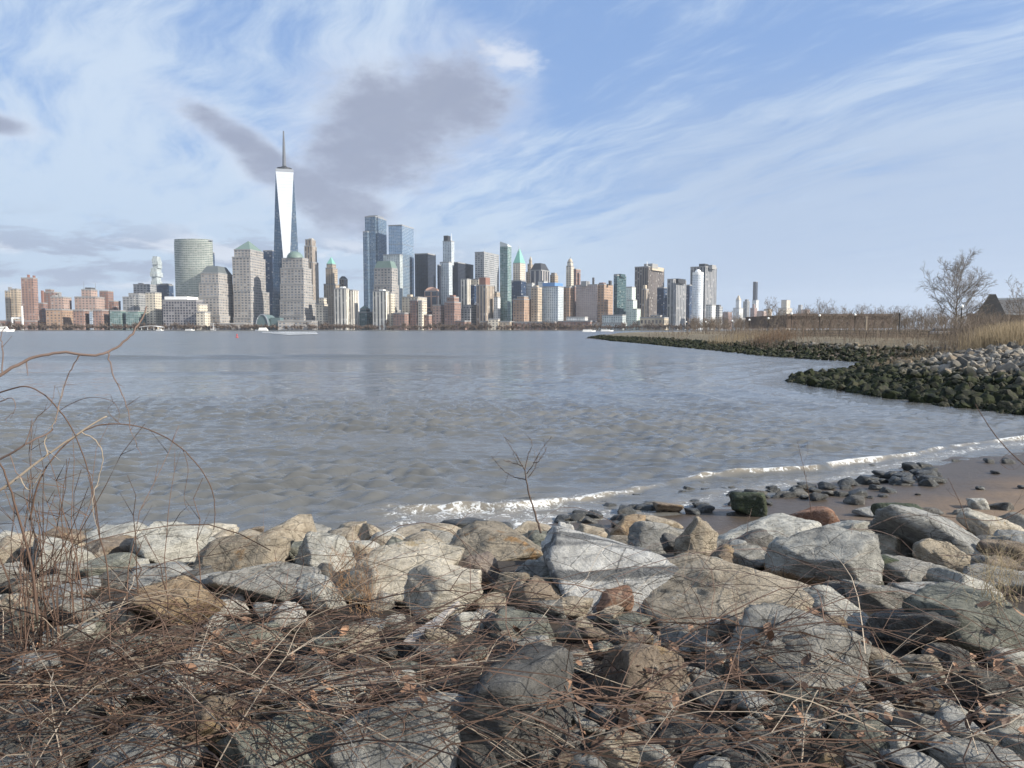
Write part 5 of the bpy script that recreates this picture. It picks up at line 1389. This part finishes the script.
for k, (x, y, z, s, d) in enumerate(solo):
    o = link('riprap_stone', protoM[k % 14], (x, y, z + s * .12)); o.scale = (s * .66, s * .50, s * .58); o.rotation_euler = (rf.uniform(-1.2, 1.2), rf.uniform(-1.2, 1.2), rf.uniform(0, 6.28))
    if z > .55: setp(o, 'pale broken stone on the upper face of the right hand stone bank', 'stone', 'pale stones of the right hand bank')
    else: setp(o, 'dark weedy stone at the foot of the right hand stone bank', 'stone', 'weedy stones of the right hand bank')
def merge(name, label, items, sub, protos):
    Vs, Fs, n = [], [], 0
    for k, (x, y, z, s, d) in enumerate(items):
        P, Fc = protos[k % len(protos)]
        Q = rotz(roty(P * np.array([s * .68, s * .52, s * .58]), rf.uniform(-1.2, 1.2)), rf.uniform(0, 6.28)) + np.array([x, y, z + s * .1])
        Vs.append(Q); Fs.append(Fc + n); n += len(Q)
    o = link(name, rock_mesh(np.concatenate(Vs), np.concatenate(Fs), RIP, name, False)); setp(o, label, 'rubble', None, 'stuff')
protoL = [rock_shape(np.random.default_rng(6000 + k), 2, 7, 40) for k in range(16)]
print('riprap', len(near_), len(far_))
merge('riprap_rubble', 'mass of broken stone on the near spit at the right', near_[150:], 2, protoL)
merge('riprap_rubble', 'dark green stone edging running along the far bank of the cove', far_, 2, protoL)
# ------------------------------------------------------------------ brambles, canes, leaves
CANE = stem_mat('cane_brown', (.040, .026, .020), (.145, .094, .070))
CANEP = stem_mat('cane_pale', (.15, .12, .09), (.34, .285, .225))
CANER = stem_mat('cane_reddish', (.095, .068, .058), (.18, .132, .112))
def gtop(x, y, rocks=True):
    """top of ground or of the boulders at x, y"""
    z = gz_fast(x, y)
    for n in ROCKS:
        c, R = n[5], n[6]
        dx, dy = x - c[0], y - c[1]; q = (dx * dx + dy * dy) / (R * R)
        if q < 1: z = max(z, c[2] + .75 * R * math.sqrt(1 - q) * .62)
    return z
# a coarse map of that height keeps it quick
_tx = np.linspace(-7, 8, 151); _ty = np.linspace(1.8, 9.0, 73)
_TZ = np.array([[gtop(x, y) for x in _tx] for y in _ty])
def gt(x, y):
    i = int(min(max((x + 7) / .1, 0), 150)); j = int(min(max((y - 1.8) / .1, 0), 72)); return _TZ[j, i]
def bramble(name, label, region, n, mat, seed, lmin=.5, lmax=2.2, rmin=.0015, rmax=.0046, lift=.10, flat=.75, along=.0, kink=.23, weight=None, sides=3):
    """arching dead canes, each rooted in the ground and lying over what is under it"""
    r = random.Random(seed); mb = MB(); made = 0
    while made < n:
        px, py = r.uniform(region[0], region[2]), r.uniform(region[1], region[3])
        if weight and r.random() > weight(px, py): continue
        made += 1
        q = onz(px, py, 2.0 - .035 * max(0, (640 - py) / 10)); x, y = q[0], q[1]
        a = r.gauss(along, .75) + (math.pi if r.random() < .5 else 0); L = r.uniform(lmin, lmax); steps = 9
        z = gt(x, y) + r.uniform(-.02, .06); arch = r.uniform(.02, 1.0) * lift * L * 1.6
        pts = []
        for k in range(steps + 1):
            t = k / steps
            pts.append([x, y, max(gt(x, y) + .008, z * (1 - t) + gt(x, y) * t + arch * math.sin(math.pi * t) + r.gauss(0, .012))])
            x += math.cos(a) * L / steps; y += math.sin(a) * L / steps * flat; a += r.gauss(0, kink)
        p = np.array(pts); p[1:-1] = (p[:-2] + 2 * p[1:-1] + p[2:]) / 4
        R = r.uniform(rmin, rmax); mb.tube(p, np.linspace(R, R * .4, steps + 1), sides, cap=False)
        for s_ in range(r.choice((0, 1, 1, 2, 3))):
            k = r.randint(2, steps - 1); b = p[k]; ang = a + r.choice((-1, 1)) * r.uniform(.4, 1.1); l = r.uniform(.10, .40)
            e = b + np.array([math.cos(ang) * l, math.sin(ang) * l, r.uniform(-.02, .20)]); mid = (b + e) / 2 + np.array([0, 0, r.uniform(0, .04)])
            mb.tube([b, mid, e], [R * .6, R * .5, R * .25], 3, cap=False)
    return setp(link(name, mb.mesh(name, [mat])), label, 'brambles', None, 'stuff')
clump = lambda px, py, s: min(1, max(0, 3.5 * mnoise.noise(Vector((px / 95, py / 42, s * 7.7))) + .1))
wl = lambda px, py: 1.0 if (py > 612 + .03 * px) else .25 * max(0, (py - 570) / 50)
bramble('bramble_thicket', 'dense mat of dead brown brambles over the boulders at the left', (-60, 575, 345, 790), 310, CANE, 11, weight=wl, lift=.13)
bramble('bramble_thicket', 'pale dry stems scattered through the left brambles', (-60, 590, 345, 790), 60, CANEP, 12, weight=wl, lift=.16, rmax=.0035)
bramble('bramble_thicket', 'dead brown brambles across the bottom centre', (300, 612, 720, 790), 80, CANE, 13, lift=.10, weight=lambda px, py: clump(px, py, 1) + .25 * (py > 700))
bramble('bramble_thicket', 'pale dry stems scattered through the centre brambles', (300, 625, 720, 790), 24, CANEP, 14, lift=.12, rmax=.0035)
bramble('bramble_thicket', 'dead brown brambles among the boulders at the bottom right', (680, 655, 1080, 790), 85, CANE, 15, lift=.10, weight=lambda px, py: clump(px, py, 2) * (1 if py > 688 else .35) + .2 * (py > 700))
bramble('bramble_thicket', 'pale dry stems scattered through the right brambles', (680, 675, 1080, 790), 28, CANEP, 16, lift=.14, rmax=.0035)
bramble('bramble_thicket', 'thin reddish canes straggling over the boulders in the middle', (330, 560, 1040, 690), 60, CANER, 17, lift=.16, lmin=.5, lmax=1.5, rmax=.0032)
bramble('bramble_thicket', 'fine twiggy litter in the gaps between the boulders', (-40, 600, 1060, 790), 130, CANE, 18, lmin=.12, lmax=.45, rmin=.001, rmax=.0025, lift=.05, kink=.25)
def upright(name, label, spots, mat, seed, hmin, hmax, R):
    r = random.Random(seed); mb = MB()
    for px, py, n, sp in spots:
        for k in range(n):
            q = onz(px + r.gauss(0, sp), py + r.gauss(0, sp * .4), 1.85); x, y = q[0], q[1]; z = gt(x, y) - .02; h = r.uniform(hmin, hmax); a = r.uniform(0, 6.28); l = r.gauss(0, .22) * h
            pts = []; 
            for t in np.linspace(0, 1, 8): pts.append((x + math.cos(a) * l * t * t + r.gauss(0, .012), y + math.sin(a) * l * t * t, z + h * t))
            rr = R * r.uniform(.6, 1.3); mb.tube(pts, np.linspace(rr, rr * .35, 8), 4, cap=False)
            for s_ in range(r.randint(1, 4)):
                b = np.array(pts[r.randint(3, 6)]); e = b + np.array([r.gauss(0, .12), r.gauss(0, .08), r.uniform(.02, .2)]); mb.tube([b, e], [rr * .55, rr * .2], 3, cap=False)
    return setp(link(name, mb.mesh(name, [mat])), label, 'stems', None, 'stuff')
upright('dry_stems', 'sheaf of tall dry stems rising at the far left', [(42, 668, 8, 12), (30, 640, 4, 10), (62, 650, 3, 16)], CANE, 21, .5, 1.25, .0042)
upright('dry_stems', 'dark twiggy shoots rising out of the left brambles', [(34, 680, 15, 16), (100, 640, 8, 40), (140, 640, 8, 50)], CANE, 22, .4, 1.1, .004)
upright('dry_grass', 'tuft of dry tan grass over the big right hand boulder', [(1002, 660, 26, 12), (985, 658, 12, 10)], stem_mat('dry_grass', (.28, .22, .13), (.45, .37, .24)), 23, .12, .38, .0018)
upright('dry_grass', 'tuft of rusty dry grass at the foot of the largest cream boulder', [(352, 618, 40, 14), (372, 622, 20, 8)], stem_mat('rusty_grass', (.20, .12, .07), (.34, .22, .13)), 24, .08, .26, .0018)

def trace(name, label, cat, main, mat, R, sides=[], seed=1, Y0=None, dirs=None, group=None):
    """a single cane: points (px, py, distance) and its side shoots"""
    r = random.Random(seed)
    def smooth(pts):
        P = np.array([at(*p) for p in pts]); n = len(P)
        if n < 3: return P
        t = np.arange(n); tt = np.linspace(0, n - 1, (n - 1) * 5 + 1); out = []
        for u in tt:
            i = min(int(u), n - 2); f = u - i; p0, p1, p2, p3 = P[max(i-1, 0)], P[i], P[i+1], P[min(i+2, n-1)]
            out.append(.5 * ((2*p1) + (-p0+p2)*f + (2*p0-5*p1+4*p2-p3)*f*f + (-p0+3*p1-3*p2+p3)*f**3))
        out = np.array(out); out += np.array([[r.gauss(0, R * .22) for _ in range(3)] for _ in out]); return out
    R = R * (.5 if name == 'sapling' else .6); P = smooth(main); root = empty(name, tuple(P[0]), label, cat, group)
    mb = MB(); mb.tube(P, np.linspace(R, R * .45, len(P)), 6); part('stem', mb, [mat], root, smooth=True)
    for k, s in enumerate(sides):
        mb = MB(); Q = smooth(s); mb.tube(Q, np.linspace(R * .42, R * .16, len(Q)), 4)
        for j in range(2, len(Q) - 1, 3):
            if r.random() < .6:
                e = Q[j] + np.array([r.gauss(0, .03), r.gauss(0, .03), r.gauss(.015, .03)]) * (Q[j][1] / 4); mb.tube([Q[j], e], [R * .22, R * .10], 3, cap=False)
        part('twig', mb, [mat], root)
    return root
GR = 'bare canes hanging over the water at the left'
trace('bramble_cane', 'thick pinkish cane sweeping up to the right against the left skyline', 'cane', [(-30, 392, 3.0), (0, 375, 3.05), (30, 359, 3.1), (60, 353, 3.15), (95, 355, 3.2), (112, 350, 3.25), (130, 336, 3.3), (140, 322, 3.35), (147, 306, 3.4)], CANER, .0125,
      [[(108, 352, 3.2), (112, 372, 3.2), (120, 390, 3.2), (128, 410, 3.2), (131, 430, 3.2), (142, 455, 3.15)], [(80, 354, 3.15), (70, 372, 3.15), (62, 395, 3.15), (55, 425, 3.1)], [(26, 360, 3.1), (28, 376, 3.1)], [(2, 372, 3.05), (3, 348, 3.05), (1, 335, 3.05), (10, 322, 3.05)]], 31, group=GR)
trace('bramble_cane', 'pale broken cane slanting up through the left tangle', 'cane', [(-20, 500, 3.2), (5, 487, 3.2), (40, 460, 3.25), (80, 432, 3.3), (106, 416, 3.35)], CANEP, .012,
      [[(48, 455, 3.25), (45, 440, 3.25), (52, 428, 3.25), (58, 410, 3.25), (64, 385, 3.25)], [(20, 477, 3.2), (30, 490, 3.2), (42, 470, 3.2)], [(80, 432, 3.3), (95, 440, 3.3), (103, 455, 3.3), (98, 480, 3.3), (92, 505, 3.25), (98, 530, 3.2)]], 32, group=GR)
trace('bramble_cane', 'thin cane arching over the water from the left stems and down again', 'cane', [(30, 520, 3.4), (40, 480, 3.4), (60, 450, 3.45), (90, 428, 3.5), (120, 424, 3.55), (150, 430, 3.6), (180, 447, 3.6), (205, 475, 3.6), (214, 500, 3.6), (214, 530, 3.6)], CANE, .0065,
      [[(172, 442, 3.6), (176, 430, 3.6)], [(183, 449, 3.6), (188, 470, 3.6), (184, 500, 3.6), (192, 515, 3.6)], [(120, 424, 3.55), (108, 410, 3.55), (118, 400, 3.55)]], 33, group=GR)
trace('bramble_cane', 'long thin cane curving from the left edge down across the tangle', 'cane', [(-20, 400, 3.3), (5, 391, 3.3), (30, 387, 3.3), (55, 405, 3.35), (75, 435, 3.35), (88, 470, 3.35), (95, 500, 3.35), (100, 535, 3.4)], CANE, .006,
      [[(60, 410, 3.35), (85, 398, 3.35), (110, 400, 3.35), (119, 412, 3.35), (117, 425, 3.35)]], 34, group=GR)
trace('bramble_cane', 'dark upright cane of the twiggy bunch at the left edge', 'cane', [(38, 620, 3.2), (34, 580, 3.2), (25, 540, 3.2), (14, 500, 3.2), (3, 470, 3.2), (-15, 440, 3.2)], CANE, .010,
      [[(28, 550, 3.2), (32, 520, 3.2), (24, 495, 3.2), (30, 475, 3.2)], [(20, 520, 3.2), (10, 505, 3.2), (4, 488, 3.2)], [(34, 570, 3.2), (45, 540, 3.2), (48, 515, 3.2), (55, 495, 3.2)]], 35, group=GR)
trace('bramble_cane', 'reddish cane with tangled twigs at the left edge', 'cane', [(-25, 480, 3.0), (0, 460, 3.0), (25, 445, 3.0), (50, 432, 3.05), (52, 428, 3.05)], CANER, .009,
      [[(10, 455, 3.0), (18, 475, 3.0), (30, 480, 3.0), (40, 470, 3.0)], [(25, 445, 3.0), (35, 420, 3.0), (50, 405, 3.0), (55, 385, 3.0)], [(0, 402, 3.0), (12, 398, 3.0), (15, 410, 3.0), (4, 420, 3.0)]], 36, group=GR)
trace('bramble_cane', 'thin cane rising beside the twiggy bunch to a dark knuckle', 'cane', [(110, 600, 3.5), (106, 560, 3.5), (98, 530, 3.5), (94, 500, 3.5), (88, 475, 3.5)], CANE, .006,
      [[(98, 530, 3.5), (108, 522, 3.5)], [(96, 515, 3.5), (86, 505, 3.5)]], 37, group=GR)
trace('sapling', 'lone bare sapling standing on the shore by the water in the middle', 'sapling', [(541, 533, 8.6), (536, 516, 8.6), (530, 498, 8.6), (526, 478, 8.6), (525, 470, 8.6)], bark_mat('sapling_bark', (.06, .045, .04), (.12, .09, .075)), .028,
      [[(525, 470, 8.6), (519, 460, 8.6), (511, 447, 8.65), (503, 435, 8.7)], [(525, 470, 8.6), (528, 456, 8.6), (532, 445, 8.55), (530, 438, 8.55)], [(527, 474, 8.6), (534, 463, 8.55), (541, 450, 8.5), (551, 437, 8.5)],
       [(526, 480, 8.6), (515, 477, 8.65), (504, 471, 8.7), (491, 456, 8.7)], [(533, 463, 8.55), (540, 460, 8.5), (547, 447, 8.5)], [(522, 466, 8.6), (510, 462, 8.7), (503, 460, 8.7)], [(528, 478, 8.6), (535, 468, 8.6), (538, 455, 8.6)]], 38)
trace('reed_plume', 'sparse feathery reed above the breaking wave at the right', 'reed', [(812, 520, 7.2), (808, 490, 7.2), (803, 465, 7.2), (797, 440, 7.2)], CANE, .005,
      [[(805, 475, 7.2), (800, 455, 7.2), (790, 440, 7.2)], [(806, 478, 7.2), (812, 458, 7.2), (814, 440, 7.2)], [(803, 466, 7.2), (808, 450, 7.2), (805, 438, 7.2)], [(804, 472, 7.2), (792, 460, 7.2), (784, 462, 7.2)]], 39)
trace('bramble_cane', 'thin cane arching in from the right edge above the beach', 'cane', [(1060, 500, 4.4), (1035, 475, 4.4), (1010, 452, 4.4), (995, 435, 4.4), (985, 420, 4.4), (975, 404, 4.4)], CANE, .0062,
      [[(1010, 452, 4.4), (1000, 462, 4.4), (1012, 470, 4.4), (1024, 462, 4.4)], [(1022, 462, 4.4), (1005, 455, 4.4)]], 40)
trace('bramble_cane', 'twiggy dark shoot on the sand at the right', 'cane', [(968, 530, 6.2), (962, 508, 6.2), (955, 492, 6.2), (948, 478, 6.2)], CANE, .006, [[(960, 500, 6.2), (952, 495, 6.2), (946, 488, 6.2)], [(963, 510, 6.2), (970, 497, 6.2)]], 41)
trace('bramble_cane', 'long cane trailing down across the right hand boulders', 'cane', [(1030, 505, 5.0), (1000, 520, 5.0), (960, 518, 5.0), (920, 515, 5.1), (880, 522, 5.2)], CANE, .0048, [[(1005, 520, 5.0), (1018, 500, 5.0), (1024, 488, 5.0)]], 42)
GL = 'long canes lying across the bottom of the bank'
trace('bramble_cane', 'long pale brown cane lying level under the big ridged boulder', 'cane', [(690, 688, 3.55), (750, 691, 3.5), (830, 690, 3.5), (900, 688, 3.45), (960, 690, 3.4), (1040, 698, 3.4)], CANEP, .0072, [[(830, 690, 3.5), (860, 700, 3.45), (900, 720, 3.4)]], 43, group=GL)
trace('bramble_cane', 'long reddish cane running from the centre to the right edge', 'cane', [(520, 695, 3.3), (580, 692, 3.3), (650, 702, 3.25), (720, 712, 3.2), (800, 712, 3.15), (880, 722, 3.1), (960, 745, 3.0), (1030, 760, 2.95)], CANER, .0065, [[(650, 702, 3.25), (690, 690, 3.3), (730, 686, 3.3)]], 44, group=GL)
trace('bramble_cane', 'bleached curved stick standing up at the bottom right of centre', 'cane', [(800, 775, 2.75), (803, 745, 2.8), (806, 715, 2.9), (818, 690, 3.0)], CANEP, .0075, [[(805, 720, 2.9), (796, 700, 2.95), (800, 690, 2.95)]], 45, group=GL)
trace('bramble_cane', 'long thin cane sweeping up from the lower left to the centre', 'cane', [(0, 695, 3.2), (80, 690, 3.2), (160, 688, 3.2), (250, 694, 3.2), (330, 678, 3.2), (400, 662, 3.3), (440, 640, 3.4)], CANEP, .006, [[(250, 694, 3.2), (300, 710, 3.1), (340, 730, 3.0)]], 46, group=GL)
trace('bramble_cane', 'dark forked cane lying over the grey triangular boulder', 'cane', [(360, 662, 3.0), (375, 690, 2.85), (393, 712, 2.75), (404, 722, 2.7), (400, 740, 2.65), (385, 760, 2.6)], CANE, .006, [[(404, 722, 2.7), (408, 705, 2.75), (404, 690, 2.8)], [(393, 712, 2.75), (380, 706, 2.78)]], 47, group=GL)
trace('bramble_cane', 'long reddish cane hanging over the front of the biggest tan boulder', 'cane', [(470, 620, 4.1), (540, 618, 4.0), (600, 624, 3.95), (660, 628, 3.95), (710, 622, 4.0), (760, 612, 4.1), (800, 608, 4.2)], CANER, .005, [[(600, 624, 3.95), (640, 634, 3.9), (690, 645, 3.9), (720, 655, 3.9)]], 48, group=GL)
trace('bramble_cane', 'brown cane crossing the dark slate boulder at the bottom centre', 'cane', [(430, 705, 2.95), (480, 695, 2.9), (540, 694, 2.9), (610, 706, 2.9), (690, 702, 2.95), (750, 730, 2.9)], CANER, .006, [[(540, 694, 2.9), (560, 715, 2.85), (540, 740, 2.8)]], 49, group=GL)
# driftwood
def driftwood():
    m, g, p = new_mat('driftwood'); V = g.coord(); n = g.noise(g.mapv(V, (1.2, 14, 14), (0, 0, 0)), 4, 6, .6)
    g.put(p['Base Color'], g.mix(n, (.22, .20, .18), (.46, .43, .40))); p['Roughness'].default_value = .85; g.put(p['Normal'], g.bump(n, .6, .02))
    a, b = at(407, 646, 3.95), at(459, 604, 4.35); mb = MB(); d = b - a; L = np.linalg.norm(d); d /= L; s = np.cross(d, [0, 0, 1]); s /= np.linalg.norm(s); u = np.cross(s, d)
    st = np.linspace(0, 1, 9); V_ = []
    for t in st:
        w = .030 + .012 * math.sin(t * 5) - .012 * t; h = .016
        for sx, sz in ((-1, -1), (1, -1), (1, 1), (-1, 1)): V_.append(a + d * L * t + s * w * sx * (1 + .12 * random.uniform(-1, 1)) + u * (h * sz + .006 * math.sin(9 * t)))
    mb.add(V_, [(i*4+k, i*4+(k+1) % 4, i*4+4+(k+1) % 4, i*4+4+k) for i in range(8) for k in range(4)] + [(3, 2, 1, 0), (32, 33, 34, 35)])
    whole('driftwood', mb, [m], 'bleached driftwood plank leaning on the rounded cream boulder', 'driftwood')
driftwood()
# dead leaves
def leaves(label, region, n, seed):
    m, g, p = new_mat('dead_leaf'); i = g.island(); g.put(p['Base Color'], g.mix(i, (.07, .04, .026), (.30, .17, .10))); p['Roughness'].default_value = .75
    r = random.Random(seed); mb = MB()
    for k in range(n):
        px, py = r.uniform(region[0], region[2]), r.uniform(region[1], region[3]); q = onz(px, py, 1.9); x, y = q[0] + r.gauss(0, .05), q[1]; z = gt(x, y) + r.uniform(.0, .05)
        L = r.uniform(.018, .042); W = L * r.uniform(.35, .6); a = r.uniform(0, 6.28); tx, ty = r.gauss(0, .5), r.gauss(0, .5); cup = r.uniform(-.4, .6)
        prof = [(-1, 0), (-.5, .75), (0, 1), (.5, .7), (1, 0)]; V = []
        for u, w in prof:
            for sgn in (-1, 0, 1): V.append((u * L, sgn * w * W, abs(sgn) * w * W * cup + .25 * L * u * u * r.uniform(-.5, 1)))
        V = np.array(V); V = rotz(V, a); V[:, 2] += V[:, 0] * tx + V[:, 1] * ty; V += np.array([x, y, z])
        mb.add(V, [(3*i_ + j, 3*i_ + j + 1, 3*i_ + j + 4, 3*i_ + j + 3) for i_ in range(4) for j in range(2)])
    setp(link('dead_leaves', mb.mesh('dead_leaves', [m])), label, 'leaves', None, 'stuff')
leaves('brown dead leaves caught in the left brambles', (-20, 640, 345, 780), 150, 51)
leaves('rust brown dead leaves in the gaps of the centre boulders', (330, 650, 700, 780), 160, 52)
leaves('dead leaves in the gaps of the right hand boulders', (690, 650, 1040, 780), 110, 53)

# ------------------------------------------------------------------ the air between here and the city
def haze():
    m = bpy.data.materials.new('haze'); m.use_nodes = True; t = m.node_tree
    for n in list(t.nodes):
        if n.type == 'BSDF_PRINCIPLED': t.nodes.remove(n)
    v = t.nodes.new('ShaderNodeVolumePrincipled'); v.inputs['Color'].default_value = (.86, .92, 1.0, 1); v.inputs['Density'].default_value = HAZE
    v.inputs['Anisotropy'].default_value = .2
    out = [n for n in t.nodes if n.type == 'OUTPUT_MATERIAL'][0]; t.links.new(v.outputs[0], out.inputs['Volume'])
    mb = MB(); mb.box((0, 6000, 308), (30000, 16000, 628))
    setp(link('haze', mb.mesh('haze', [m])), 'thin pale haze over the harbour', None, None, 'stuff')
HAZE = .000042
haze()
